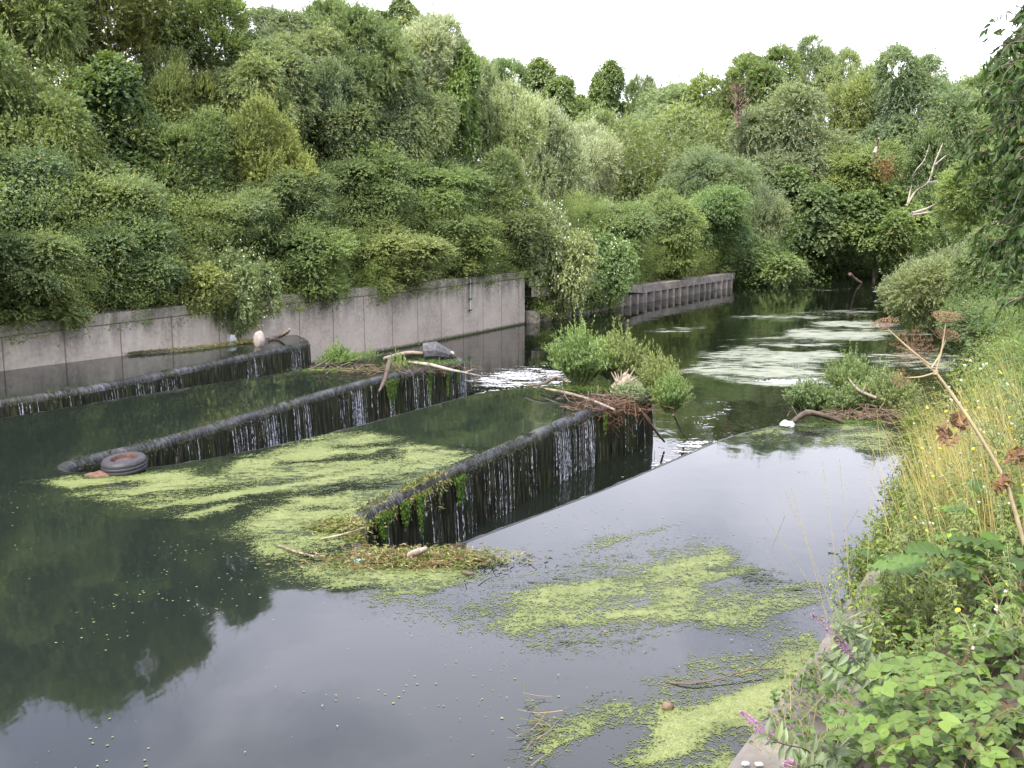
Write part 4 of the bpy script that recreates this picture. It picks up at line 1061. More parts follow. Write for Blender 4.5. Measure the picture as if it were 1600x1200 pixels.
RW = [(1530, 9.0, 1.0, 'tall pale ragwort with yellow flowers, leftmost of those at the right edge'), (1590, 7.6, 1.15, 'tall pale ragwort with yellow flowers cut by the right edge'), (1560, 7.2, 1.0, 'tall pale ragwort in front of the other two at the right edge')]
for k, (px, Y, s, lb) in enumerate(RW):
    x = (px - 800) / FPX * Y * 1.02; z = bankz(x, Y) - .02
    s = s * 1.0
    if k == 0: rw.location = (x, Y, z); rw.scale = (s,) * 3; tag(rw, lb, 'wildflower', 'ragworts at the right edge')
    else: copy_thing(rw, (x, Y, z), 2.0 * k, s, lb, 'ragworts at the right edge')

# grasses
def blades(g, base, tip, w, r, sag=.0, n=6):
    pts = curve_pts([base, (np.asarray(base) * .45 + np.asarray(tip) * .55) + np.array((0, 0, sag)), tip], n)
    T = nrm(np.gradient(pts, axis=0)); sd_ = nrm(np.cross(T, (0.2, 1, .1))); ww = (w * np.linspace(1, .25, n))[:, None]
    V = np.stack([pts - sd_ * ww, pts + sd_ * ww], 1).reshape(-1, 3); g.add(V, grid_faces(n, 2), r)
def seedhead(g, pts, w=.004, n=16):
    pts = np.asarray(pts); t = np.linspace(0, 1, n); P_ = np.array([[np.interp(q, np.linspace(0, 1, len(pts)), pts[:, k]) for k in range(3)] for q in t])
    d = nrm(np.gradient(P_, axis=0)); 
    leaf_quads(g, np.repeat(P_, 2, 0), np.repeat(d, 2, 0) + rdir(2 * n) * .5, rdir(2 * n), .012, w, RNG.random(2 * n) * .7)
g = Geo()
for k in range(900):
    a = hit(RNG.uniform(1455, 1610), RNG.uniform(760, 850)) if k % 5 else hit(RNG.uniform(1400, 1600), RNG.uniform(780, 880))
    a = a + np.append(RNG.normal(size=2) * .2, 0); a[2] = bankz(a[0], a[1]); hgt = RNG.uniform(.55, 1.35)
    ln = RNG.normal() * .13 - .14; tip = a + np.array((ln * hgt * 1.4, RNG.normal() * .2, hgt))
    blades(g, a, tip, .0028, RNG.random() * .98, .08)
    if k % 2 == 0: seedhead(g, [tip, tip + (ln * .3, 0, .02), tip + (ln * .8 - .03, 0, -.03)])
tag(link('dry_grass', g.mesh('dry_grass'), M['straw']), 'golden dry grass standing behind the nettles', 'grass', kind='stuff')
g = Geo()
TG = [((1290, 1010), (1210, 752)), ((1300, 1000), (1237, 765)), ((1310, 990), (1198, 810)), ((1320, 1000), (1285, 722)), ((1330, 960), (1312, 720)), ((1350, 990), (1365, 690)), ((1280, 975), (1085, 965)), ((1290, 960), (1150, 852)), ((1270, 970), (1140, 900)), ((1310, 980), (1228, 770)), ((1260, 1130), (1205, 1000)), ((1390, 900), (1370, 640)), ((1230, 1150), (1360, 1020)), ((1250, 1180), (1400, 1080)), ((1300, 1195), (1330, 1090))]
for a, b in TG:
    Y = hit(*a)[1]; p0 = hit(*a); p1 = PY(*b, Y - .1)
    blades(g, p0, p1, .0028, .5, .03, 8); v = (p1 - p0); seedhead(g, [p1 - v * .25, p1 - v * .1, p1], .006, 18)
for k in range(160):
    a = hit(RNG.uniform(1180, 1400), RNG.uniform(1040, 1200)); a[2] = bankz(a[0], a[1])
    blades(g, a, a + np.array((RNG.normal() * .16 - .06, RNG.normal() * .12, RNG.uniform(.08, .3))), .002, RNG.random(), .03)
tag(link('tall_grass', g.mesh('tall_grass'), M['straw']), 'single tall grass stalks with seed heads leaning over the water', 'grass', kind='stuff')
# low leafy cover over the near bank
g = Geo(); n = 21000
Yr = RNG.uniform(1.5, 21, n) ** 1.0; bx = np.interp(Yr, [q[1] for q in RB], [q[0] for q in RB])
dd = RNG.uniform(.45, 5.0, n); X_ = bx + dd * 1.15
zz = np.maximum(right_z(dd, X_, Yr), .25) + RNG.uniform(0, .30, n) * np.clip(dd, .2, 1)
place(g, TBr, np.column_stack([X_, Yr, zz]), RNG.normal(size=(n, 3)) * (1, 1, .4) - (0, .3, 0), RNG.normal(size=(n, 3)) * .4 + (0, -.2, 1), RNG.uniform(.04, .10, n), RNG.uniform(.025, .06, n))
n2 = 1700; Yr = RNG.uniform(5.2, 9.6, n2); bx = np.interp(Yr, [q[1] for q in RB], [q[0] for q in RB]); sp_ = fbm(Yr * 1.6, Yr * 0 + 2)
ddd = np.abs(RNG.normal(size=n2)) * .35 * (sp_ > .5) + RNG.uniform(.4, .8, n2) * (sp_ <= .5); zz = .33 + RNG.uniform(-.25, .10, n2) * (ddd < .1) + RNG.uniform(0, .12, n2)
place(g, TBr, np.column_stack([bx + ddd - .06, Yr, zz]), RNG.normal(size=(n2, 3)) - (.5, .3, .2), RNG.normal(size=(n2, 3)) * .4 + (-.2, -.2, 1), RNG.uniform(.025, .055, n2), RNG.uniform(.02, .04, n2))
o = link('ground_cover', g.mesh('ground_cover'), M['near']); o.color = (.10, .155, .05, 1); tag(o, 'low green leaves covering the near bank', 'ground cover', kind='stuff')  # leaf colour darkened to stand in for shade inside the growth

# buddleia
def spike(g, a, b, R, n=420, both=False):
    a = np.asarray(a, float); b = np.asarray(b, float); ax = nrm(b - a); A = nrm(np.cross(ax, (.1, .3, 1))); B = np.cross(ax, A)
    s = RNG.random(n); th = RNG.uniform(0, 6.28, n); rr = R * np.sin(np.pi * np.clip(s * .82 + .16, 0, 1)) ** .7 * RNG.uniform(.75, 1.1, n)
    d = A * np.cos(th)[:, None] + B * np.sin(th)[:, None]; pos = a + (b - a) * s[:, None] + d * rr[:, None]
    leaf_quads(g, pos - d * .002, d + ax * .5 + rdir(n) * .6, d + rdir(n) * .3, .009, .007, RNG.random(n) * .98)
def buddleia(base, stems, label, Y):
    b0 = hit(*base); e = empty('buddleia', tuple(b0), 0, label, 'buddleia', 'buddleias on the near bank'); gs = Geo(); gl = Geo()
    for tip, kind in stems:
        p = PY(tip[0], tip[1], Y) - b0; q = PY(tip[2], tip[3], Y - .02) - b0
        pts = curve_pts([(0, 0, -.05), p * .5 + (.04, 0, .08), p, q], 16); tube(gs, pts, np.linspace(.006, .0025, 16), 5)
        for i in range(3, 12):
            for sg in (1, -1):
                T_ = nrm(pts[i + 1] - pts[i]); sd_ = nrm(np.cross(T_, (0.3 * (i % 2), -1, .3))) * sg; d = sd_ + T_ * .5 + RNG.normal(size=3) * .25
                Lf = RNG.uniform(.06, .12); place(gl, TLn, pts[i], d, (RNG.normal() * .3, -.5, .8), Lf, Lf * .3)
        for u in range(6):
            d = rdir(1)[0] * .6 + nrm(p) * .8; place(gl, TLn, p + rdir(1)[0] * .01, d, (0, -.6, .6), .06, .018)
        gg = Geo()
        if kind == 'p': spike(gg, p, q, .017, 520); link('flower_spike', gg.mesh('flower_spike'), M['purple'], e)
        elif kind == 'f': spike(gg, p, q, .014, 380); link('flower_spike', gg.mesh('flower_spike'), M['faded_purple'], e)
        else: spike(gg, p, q, .009, 220); link('seed_spike', gg.mesh('seed_spike'), M['seedgrey'], e)
    link('stem', gs.mesh('stem'), M['stemgreen'], e); col(link('leaves', gl.mesh('leaves'), M['near'], e), (.21, .265, .16))
    return e
buddleia((1400, 1180), [((1315, 1000, 1268, 958), 'f'), ((1335, 1030, 1300, 990), 'p'), ((1315, 985, 1350, 955), 's'), ((1335, 1000, 1365, 975), 's'), ((1300, 1040, 1285, 1020), 's'), ((1440, 1120, 1400, 1090), 's')], 'grey-leaved buddleia with a fading purple spike in the middle of the near bank', 4.7)
buddleia((1290, 1235), [((1212, 1158, 1157, 1112), 'p'), ((1250, 1200, 1225, 1192), 'p'), ((1300, 1180, 1330, 1150), 's')], 'buddleia holding a bright purple spike over the concrete coping', 4.35)
buddleia((1520, 1230), [((1482, 1172, 1490, 1148), 'p'), ((1500, 1170, 1540, 1120), 's'), ((1470, 1190, 1450, 1160), 's')], 'small buddleia with one short purple spike near the bottom right', 4.1)

# dead hogweed
hb = PY(1592, 806, 5.4); e = empty('dead_hogweed', tuple(hb), 0, 'dead hogweed with a thick pale leaning stalk and brown umbels', 'hogweed')
gs = Geo()
def hp_(px, py, Y): return PY(px, py, Y) - hb
K_ = [hp_(1600, 850, 5.4), hp_(1583, 790, 5.4), hp_(1567, 745, 5.4), hp_(1530, 680, 5.42), hp_(1490, 620, 5.45), hp_(1462, 582, 5.46)]
tube(gs, curve_pts(K_, 22), np.linspace(.0125, .008, 22), 9, bump=.05)
for c, r_ in ((K_[2], .017), (K_[5], .014)): tube(gs, [c - (0, 0, .01), c + (0, 0, .012)], r_, 9)
def umbel(name, base, top, R, n=22, up_=(0, 0, 1), seed=1):
    g = Geo(); r = np.random.default_rng(seed); base = np.asarray(base); top = np.asarray(top)
    tube(gs, curve_pts([base, (base + top) / 2 + np.array((.006, 0, -.01)), top], 8), np.linspace(.006, .003, 8), 6)
    up_ = nrm(np.asarray(up_, float)); A = nrm(np.cross(up_, (1, .2, .1))); B = np.cross(up_, A)
    for k in range(n):
        a = k * 2.4; q = math.sqrt((k + .5) / n); tip = top + (A * math.cos(a) + B * math.sin(a)) * R * q + up_ * R * (.45 - .25 * q * q)
        tube(g, curve_pts([top, (top + tip) / 2 + up_ * -.01, tip], 4), [.0016, .0013, .001, .001], 3, cap=False)
        for j in range(9):
            b = j * .7 + k; tt = tip + (A * math.cos(b) + B * math.sin(b)) * R * .14 + up_ * .012
            g.add([tip, (tip + tt) / 2 + A * .0012, tt, (tip + tt) / 2 - A * .0012], [(0, 1, 2, 3)])
            leaf_quads(g, tt[None], np.array([[r.normal() * .4, r.normal() * .4, 1]]), r.normal(size=(1, 3)), .008, .006, [r.random()])
    link('umbel', g.mesh('umbel'), M['umbel'], e)
umbel('umbel', K_[5], hp_(1478, 503, 5.44), .085, 24, (.05, -.1, 1), 1)
umbel('umbel', hp_(1452, 570, 5.46), hp_(1385, 512, 5.5), .075, 20, (-.3, -.1, 1), 2)
umbel('umbel', hp_(1455, 575, 5.46), hp_(1478, 530, 5.52), .075, 18, (.3, .2, .8), 3)
umbel('umbel', K_[5], hp_(1425, 548, 5.6), .12, 30, (-.2, -.8, .5), 4)
umbel('umbel', K_[5], hp_(1412, 590, 5.55), .06, 16, (-.6, -.5, -.1), 5)
link('stalk', gs.mesh('stalk', True), M['hogweed'], e)
for c in (hp_(1500, 645, 5.4), hp_(1572, 745, 5.35), hp_(1590, 700, 5.3), hp_(1480, 670, 5.38)):
    g = Geo(); n_ = 9; place(g, tmpl(6, 'lance', .8, 1.4, .2, 2), np.repeat(c[None], n_, 0) + RNG.normal(size=(n_, 3)) * .015, RNG.normal(size=(n_, 3)) * .4 - (0, 0, 1), rdir(n_), .10, .035)
    link('withered_leaf', g.mesh('withered_leaf'), M['deadleaf'], e)

woods('ledge_weeds', [(7.2, 17.3), (6.95, 16.5), (6.2, 14.6), (5.1, 12.3), (4.2, 10.6), (3.55, 9.4)], -.35, .55, 26000, 71, 'leafy weeds hanging over the ledge between the bright pool and the bank', .06, .13, (.15, .20, .06), .17, 60)
RBw = [tuple(q) for q in offset(resample(RB, .5)[0], -.35)]
woods('wall_top_weeds', [q for q in RBw if 12.5 < q[1] < 27], .15, 1.5, 36000, 61, 'leafy weeds hiding the end of the bank wall at the right edge', .075, .35, (.17, .23, .08), .22, 60)

# ------------------------------------------------------------------ tree whose branches hang in at the upper right
tb = (6.3, 8.9, bankz(6.3, 8.9) - .1); e = empty('overhanging_tree', tb, 0, 'close dark tree hanging large drooping leaves in from the right edge', 'tree')
g = Geo(); tube(g, curve_pts([(0, 0, 0), (.05, .05, 1.2), (-.1, 0, 2.4), (0, .1, 4.2)], 14), np.linspace(.16, .07, 14), 12, bump=.06); link('trunk', g.mesh('trunk', True), M['bark'], e)
gb = Geo(); gl = Geo(); r = np.random.default_rng(55)
tips = [(1582, 62), (1562, 110), (1550, 165), (1532, 215), (1522, 250), (1540, 285), (1560, 330), (1548, 385), (1585, 430), (1590, 470), (1600, 90), (1610, 140), (1600, 200), (1590, 250), (1600, 300), (1610, 370), (1600, 420), (1560, 200), (1570, 270), (1650, 60), (1680, 200), (1700, 330), (1640, 260), (1650, 420), (1555, 180), (1540, 240), (1580, 350), (1620, 20)] + [(r.uniform(1575, 1760), r.uniform(20, 400)) for _ in range(90)]
TLc = tmpl(6, 'ovate', .35, .7, .04)
for (px, py) in tips:
    tp = PY(px, py, r.uniform(8.0, 9.6)) - np.array(tb); st = np.array((0, 0, np.clip(tp[2] - .4 + r.normal() * .3, 1.0, 4.1)))
    pts = curve_pts([st, st * .5 + tp * .5 + (0, 0, .25), tp * .85 + st * .15 + (0, 0, .15), tp], 24); tube(gb, pts, np.linspace(.02, .003, 24), 5)
    for sub in range(8):
        i0 = r.integers(7, 23); c = pts[i0]; dd_ = nrm(nrm(tp - st) + r.normal(size=3) * .7); l = r.uniform(.15, .35)
        pp = curve_pts([c, c + dd_ * l * .6, c + dd_ * l + (0, 0, -.12)], 10); tube(gb, pp, np.linspace(.005, .002, 10), 4, cap=False)
        for c2 in pp[1:]:
            d = nrm(dd_ * .5 + r.normal(size=3) * .45 + (0, 0, -.9)); place(gl, TLc, c2, d, np.cross(d, r.normal(size=3)) + (0, -.2, .5), r.uniform(.065, .11), r.uniform(.028, .042))
    for c2 in pts[6:]:
        for _ in range(2):
            d = nrm(r.normal(size=3) * .5 + (0, 0, -.9)); place(gl, TLc, c2, d, np.cross(d, r.normal(size=3)) + (0, -.2, .5), r.uniform(.065, .11), r.uniform(.028, .042))
link('branches', gb.mesh('branches'), M['bark'], e); col(link('crown', gl.mesh('crown'), M['near'], e), (.055, .10, .028))

# ------------------------------------------------------------------ islands on the weir tips
def W3(px, py, z): return np.array(P(px, py, z))
def stick(name, pts, rad, m, label, cat, bumpy=.1, sides=7, twigs=()):
    base = W3(*pts[0]); q = np.array([W3(*p_) for p_ in pts]) - base; g = Geo()
    tube(g, curve_pts(q, 4 * len(q)), np.interp(np.linspace(0, 1, 4 * len(q)), np.linspace(0, 1, len(np.atleast_1d(rad))), np.atleast_1d(rad)), sides, bump=bumpy)
    for t_, r_ in twigs:
        w_ = np.array([W3(*p_) for p_ in t_]) - base; tube(g, curve_pts(w_, 4 * len(w_)), np.linspace(r_, r_ * .4, 4 * len(w_)), 5, bump=bumpy)
    o = link(name, g.mesh(name, True), m, None, tuple(base)); return tag(o, label, cat)
def lump(g, c, rad, seed, n=14, rough=.18):
    r = np.random.default_rng(seed); th = np.linspace(0, math.pi, n); ph = np.linspace(0, 2 * math.pi, 2 * n + 1)
    A, B = np.meshgrid(th, ph, indexing='ij'); d = np.stack([np.sin(A) * np.cos(B), np.sin(A) * np.sin(B), np.cos(A)], 2)
    k = 1 + rough * (np.sin(d[..., 0] * 4 + seed) * np.cos(d[..., 1] * 5 + seed * 2) + .5 * np.sin(d[..., 2] * 9 + seed) * np.sin(d[..., 0] * 7))
    V = np.asarray(c) + d * k[..., None] * np.asarray(rad); g.add(V.reshape(-1, 3), grid_faces(n, 2 * n + 1))
def mound(name, ctr, rad, seed, m, label, n=2600, ls=.05, cat='debris'):
    g = Geo(); pos = RNG.normal(size=(n, 3)) * .45; pos[:, 2] = np.abs(pos[:, 2]) * .5
    pos = np.asarray(ctr) + pos * np.asarray(rad); d = rdir(n) * (1, 1, .3)
    leaf_quads(g, pos, d, rdir(n) + (0, 0, .8), ls * RNG.uniform(.6, 1.8, n), ls * .2 * RNG.uniform(.6, 1.5, n), RNG.random(n))
    return tag(link(name, g.mesh(name), m), label, cat, kind='stuff')
def twigheap(name, ctr, rad, n, ln, rr, m, label, tilt=.3):
    g = Geo(); ctr = np.asarray(ctr)
    for k in range(n):
        c = ctr + RNG.normal(size=3) * np.asarray(rad); d = nrm(RNG.normal(size=3) * (1, 1, tilt)); l = ln * RNG.uniform(.4, 1.2)
        tube(g, curve_pts([c - d * l / 2, c + RNG.normal(size=3) * l * .06, c + d * l / 2], 5), np.linspace(rr, rr * .4, 5) * RNG.uniform(.6, 1.5), 4)
    return tag(link(name, g.mesh(name), m), label, 'debris', kind='stuff')
def weedy(name, seed, n=130, ll=.12, lw=.035, per=26, droop=.25):
    r = np.random.default_rng(seed); gs = Geo(); P0 = []; D0 = []; R0 = []
    for k in range(n):
        a = r.uniform(0, 6.28); q = math.sqrt(r.random()); o = np.array((math.cos(a), math.sin(a), 0)) * q
        hgt = (1.25 - .55 * q) * r.uniform(.6, 1.1); tip = o * r.uniform(.75, 1.15) + (0, 0, hgt) + r.normal(size=3) * .08
        pts = curve_pts([o * .25, o * .6 + (0, 0, hgt * .55), tip], per)
        if k % 4 == 0: tube(gs, pts[::3], .007, 4, cap=False)
        st = int(per * .25); m_ = pts[st:]; u = rdir(len(m_)); u[:, 2] = abs(u[:, 2]) * .5 + .1
        for rep_ in range(2):
            P0.append(m_ + r.normal(size=m_.shape) * .012); D0.append(nrm(u * (1 if rep_ else -1) * (1, 1, 1 if rep_ else -1) + r.normal(size=m_.shape) * .3 + (0, 0, .3))); R0.append(np.clip(.1 + .75 * r.random() + r.normal(size=len(m_)) * .1, 0, .985))
    P0 = np.vstack(P0); D0 = np.vstack(D0); m_ = len(P0); g = Geo(); sc = r.uniform(.5, 1.2, m_)
    leaf_quads(g, P0, D0, rdir(m_) * .5 + (0, 0, 1), ll * sc, lw * sc, np.concatenate(R0))
    me = g.mesh(name); me.materials.append(M['leaf']); ms = gs.mesh('stem'); ms.materials.append(M['stemgreen'])
    return me, ms
WD = {'sallow': weedy('weedy_leaves', 1, 330, .11, .038), 'haw': weedy('weedy_leaves_b', 2, 300, .09, .045), 'bramble': weedy('weedy_leaves_c', 3, 170, .15, .065, 20)}
def bush(box, Y, sp, tint, label, ground=.0):
    x0, y0, x1, y1 = box; Lp = PY(x0, y1, Y); Rp = PY(x1, y1, Y); tp = PY((x0 + x1) / 2, y0, Y); bt = PY((x0 + x1) / 2, y1, Y)
    e = empty('leafy_bush', ((Lp[0] + Rp[0]) / 2, Y, bt[2]), 0, label, 'bush'); rx = (Rp[0] - Lp[0]) / 2 * 1.1; hz = (tp[2] - bt[2]) / 1.12
    c = link('foliage', WD[sp][0], None, e, (0, 0, 0), (0, 0, Y * 3), (rx, rx * .8, hz)); t = TINT[tint]; c.color = (t[0], t[1], t[2], 1)
    link('stem', WD[sp][1], None, e, (0, 0, 0), (0, 0, Y * 3), (rx, rx * .8, hz)); return e
# tip of the middle pool
bush((848, 512, 965, 600), 21.6, 'sallow', 'bright', 'big bright leafy bush on the tip of the middle weir')
bush((920, 520, 1010, 600), 22.0, 'sallow', 'yellow', 'yellower bush right of the big bush, behind the tree stump')
bush((995, 555, 1062, 630), 21.0, 'haw', 'yellow', 'small olive bush with a tuft of dry grass on the weir tip')
bush((1010, 585, 1085, 645), 20.3, 'haw', 'bright', 'bush hanging over the right corner of the middle weir')
bush((955, 596, 1010, 636), 19.7, 'bramble', 'pale', 'grey-green leafy clump below the tree stump')
g = Geo(); c = W3(978, 612, .05); tube(g, [c - (.25, 0, -.05), c + (0, 0, .28), c + (.28, .1, .1)], [.11, .15, .08], 12, bump=.25)
for k in range(9):
    a = k * .7; tube(g, [c + (-.2 + .03 * k, -.08, .22), c + (-.32 + .07 * k, -.05, .42 + .1 * math.sin(k * 3))], [.03, .008], 5, bump=.2)
tag(link('tree_stump', g.mesh('tree_stump', True), M['deadwood']), 'splintered pale tree stump lodged on the middle weir tip', 'stump')
stick('bleached_branch', [(822, 603, .12), (850, 599, .2), (868, 590, .22), (888, 597, .12)], [.02, .035, .04, .03], M['deadwood'], 'crooked pale branch in front of the big weir bush', 'branch')
stick('driftwood_pole', [(845, 606, .08), (880, 613, .12), (915, 622, .12), (960, 640, .1)], [.02, .035, .03, .02], M['deadwood'], 'long straight stick lying left of the twig heap', 'branch')
twigheap('twig_heap', W3(940, 626, .05), (.36, .3, .07), 130, .5, .009, M['twig'], 'heap of brown driftwood twigs in front of the tree stump')
twigheap('fine_twigs', W3(955, 636, .04), (.5, .3, .10), 150, .35, .004, M['redtwig'], 'fine reddish brushwood tangled round the tree stump', .6)
twigheap('crest_twigs', W3(640, 575, .04), (.9, .4, .06), 110, .4, .006, M['twig'], 'fine brown twigs tangled across the second weir tip', .5)
twigheap('hanging_twigs', W3(958, 655, -.25), (.2, .1, .2), 34, .4, .005, M['redtwig'], 'reddish twigs hanging over the face of the middle weir', 1.2)
stick('leaning_stick', [(1000, 640, .05), (1020, 668, -.4), (1038, 690, -.95)], [.022, .028, .02], M['twig'], 'stick slanting from the weir tip down into the lower water', 'branch')
stick('dark_branch', [(1052, 648, -.2), (1062, 668, -.6), (1070, 682, -1.0)], [.02, .025, .02], M['darkwood'], 'short dark branch standing in the water right of the middle weir', 'branch')
mound('moss_mat', W3(900, 606, .03), (1.3, .6, .03), 3, M['moss'], 'bright green moss mat under the big weir bush', 2600, .04, 'moss')
# tip of the left pool
bush((497, 540, 560, 582), 27.6, 'sallow', 'bright', 'small bright bush just right of the farthest weir step')
bush((548, 548, 605, 592), 26.6, 'haw', 'mid', 'low green bush between the small bright bush and the dark root')
bush((590, 556, 652, 622), 24.6, 'bramble', 'bright', 'leafy clump spilling over the second weir beside the dark root')
twigheap('root_debris', W3(560, 578, .06), (.6, .25, .05), 70, .5, .010, M['twig'], 'brown sticks and roots on the second weir tip')
stick('dark_root', [(592, 612, -.15), (600, 596, .0), (606, 575, .25), (608, 562, .38)], [.02, .05, .06, .04], M['darkwood'], 'curved dark root standing on the second weir crest', 'branch')
stick('bare_trunk', [(640, 566, .12), (672, 570, .14), (705, 578, .10), (752, 588, -.1)], [.035, .045, .035, .014], M['palewood'], 'long bleached trunk jutting out right from the second weir', 'branch', twigs=[([(728, 582, 0.0), (738, 578, .12)], .03)])
stick('fallen_log', [(600, 560, .10), (635, 552, .16), (660, 552, .14)], [.04, .06, .045], M['deadwood'], 'pale brown log lying behind the moss on the second weir', 'branch')
stick('thin_root', [(480, 578, .02), (500, 570, .06), (512, 562, .1)], [.02, .03, .02], M['darkwood'], 'thin dark root reaching the water by the farthest step', 'branch')
g = Geo(); c = W3(680, 556, .1); tube(g, [c - (.28, .0, -.1), c + (.0, 0, .14), c + (.36, .05, .02)], [.24, .25, .13], 10, bump=.04)
tag(link('grey_block', g.mesh('grey_block'), M['greyblock']), 'tilted dark grey block on the mossy second weir tip', 'block')
g = Geo(); lump(g, W3(705, 553, .12), (.09, .08, .07), 5); tag(link('pale_stone', g.mesh('pale_stone', True), M['stone']), 'small pale stone beside the grey block', 'stone')
mound('crest_moss', W3(672, 566, .04), (1.0, .5, .04), 3, M['moss'], 'bright moss around the grey block on the second weir', 2200, .05, 'moss')
mound('edge_moss', W3(525, 578, .02), (1.0, .35, .03), 3, M['moss'], 'moss at the water edge by the small bright bush', 1500, .05, 'moss')
def hanging_moss(px, py, w, h, label, n=900):
    i0 = nearest(P(px, py, 0)[:2]); b = fullr[i0]; T2 = nrm(fullr[i0 + 1] - fullr[i0 - 1]); NN = np.array((-T2[1], T2[0])); s = RNG.random(n); u_ = RNG.uniform(-.5, .5, n); wd = w * u_ * (1 - .5 * s); s = s * (.35 + .65 * fbm(u_ * 9 + px, u_ * 0, 2) * 1.3) * (1 - abs(u_) * .8)
    pos = np.column_stack([b[0] + T2[0] * wd + NN[0] * (.06 + .05 * RNG.random(n)), b[1] + T2[1] * wd + NN[1] * (.06 + .05 * RNG.random(n)), -.08 - s * h])
    g = Geo(); leaf_quads(g, pos, rdir(n) * .5 + (0, 0, -1), rdir(n) + np.append(NN, 0), .04, .02, RNG.random(n)); return tag(link('hanging_moss', g.mesh('hanging_moss'), M['moss']), label, 'moss', kind='stuff')
for px, py, w, h, lb in [(612, 586, .55, .85, 'broad tongue of green moss below the leafy clump on the second weir'), (668, 573, .14, .9, 'long green moss strip, left of three on the second weir'), (694, 567, .12, .9, 'long green moss strip, middle of three on the second weir'), (712, 563, .10, .7, 'short green moss strip, right of three on the second weir'),
                         (707, 733, .30, .6, 'green moss patch near the left end of the middle weir'), (655, 762, .16, .7, 'strip of yellow-green weed hanging at the left end of the middle weir'), (598, 790, .4, .5, 'brownish moss at the rounded left corner of the middle weir'), (930, 636, .1, .5, 'short moss strip below the twig heap'), (630, 775, .2, .5, 'moss beside the yellow-green weed strip')]:
    hanging_moss(px, py, w, h, lb)
# tip of the right-hand pool
bush((1285, 555, 1365, 622), 20.6, 'sallow', 'mid', 'upright green bush on the right-hand weir tip')
bush((1218, 595, 1310, 648), 19.2, 'bramble', 'deep', 'low dark-leaved bush at the left of the right-hand weir tip')
bush((1340, 580, 1430, 655), 18.6, 'haw', 'olive', 'olive bush behind the dry hogweed stems')
bush((1290, 600, 1380, 650), 19.0, 'haw', 'mid', 'small green bush between the other two on the right-hand tip')
stick('arched_log', [(1232, 664, .02), (1262, 645, .2), (1300, 655, .05)], [.035, .06, .035], M['darkwood'], 'arched dark log at the water edge of the right-hand weir tip', 'log')
stick('leaning_log', [(1258, 642, .22), (1285, 648, .18), (1318, 660, .04)], [.035, .045, .03], M['darkwood'], 'brown log leaning against the arched dark log', 'log')
twigheap('driftwood_raft', W3(1375, 648, .08), (.6, .22, .05), 130, .55, .009, M['twig'], 'raft of brown driftwood behind the right-hand pool')
stick('antler_branch', [(1325, 590, .5), (1340, 608, .4), (1360, 618, .35), (1378, 624, .3)], [.012, .03, .03, .015], M['deadwood'], 'bare antler-like branch on the right-hand weir tip', 'branch', twigs=[([(1348, 612, .4), (1355, 595, .6)], .015), ([(1360, 617, .36), (1364, 602, .5)], .015), ([(1370, 621, .33), (1376, 610, .45)], .012)])
g = Geo(); lump(g, W3(1230, 663, .05), (.13, .08, .06), 9, rough=.25); tag(link('white_bag', g.mesh('white_bag', True), M['plastic_white']), 'crumpled white bag floating by the arched log', 'bag')
mound('wet_moss', W3(1330, 660, .02), (1.0, .25, .02), 3, M['moss'], 'green moss along the driftwood raft', 1400, .045, 'moss')
# debris at the left corner of the middle weir
mound('stranded_weed', W3(650, 872, .03), (1.05, .30, .09), 4, M['weed'], 'tangled brown-green weed stranded at the corner of the middle weir', 5200, .06, 'weed')
twigheap('corner_twigs', W3(645, 868, .08), (.45, .16, .04), 60, .35, .006, M['redtwig'], 'thin brown twigs in the stranded weed')
mound('grass_tuft', W3(530, 822, .03), (.35, .22, .12), 4, M['weed'], 'yellowish tuft of drowned grass at the left end of the middle weir', 1500, .07, 'weed')
stick('forked_stick', [(502, 842, .02), (535, 835, .06), (572, 824, .14)], [.010, .012, .010], M['deadwood'], 'thin pale stick lying on the grass tuft', 'stick')
stick('straw_stick', [(436, 853, .02), (470, 864, .03), (508, 873, .02)], [.014, .012, .010], M['deadwood'], 'pale stick floating left of the stranded weed', 'stick')
stick('reed_stick', [(540, 876, .02), (570, 884, .03), (596, 897, .02)], [.007, .007, .006], M['deadwood'], 'thin yellowish stick beside the blue bottle', 'stick')
stick('white_log', [(640, 868, .08), (652, 862, .14), (668, 857, .18)], [.04, .04, .02], M['palewood'], 'short white-ended log poking out of the stranded weed', 'log')
stick('dark_twig', [(722, 894, .01), (732, 896, .02), (741, 897, .01)], [.02, .022, .015], M['darkwood'], 'small dark log floating right of the stranded weed', 'log')
g = Geo(); tube(g, curve_pts([(-.05, 0, .03), (.0, 0, .03), (.04, .01, .03), (.07, .01, .03)], 8), [.02, .028, .028, .028, .026, .014, .01, .01], 9)
b0 = W3(561, 881, 0); tag(link('blue_bottle', g.mesh('blue_bottle', True), M['plastic_blue'], None, tuple(b0)), 'small pale blue bottle floating in the duckweed', 'bottle')
stick('drift_branch', [(1205, 1045, .04), (1165, 1048, .05), (1125, 1060, .03), (1080, 1068, .02), (1040, 1066, .0)], [.006, .006, .005, .007, .008], M['twig'], 'long thin branch lying across the near duckweed', 'branch')
twigheap('reed_bundle', W3(840, 1130, .03), (.05, .22, .02), 30, .36, .003, M['weed'], 'bundle of drowned reeds floating near the bottom of the picture', .2)
g = Geo(); lump(g, W3(1043, 1104, .02), (.045, .035, .035), 3); tag(link('weed_ball', g.mesh('weed_ball', True), M['twig']), 'small brown ball of weed in the near duckweed', 'debris')
for px, py, lb in [(1165, 1193, 'left one of two white pebbles on the coping'), (1186, 1194, 'right one of two white pebbles on the coping')]:
    g = Geo(); c = np.array(P(px, py, .335)); lump(g, c, (.026, .018, .012), int(px)); tag(link('pebble', g.mesh('pebble', True), M['palestone']), lb, 'pebble', 'white pebbles on the coping')
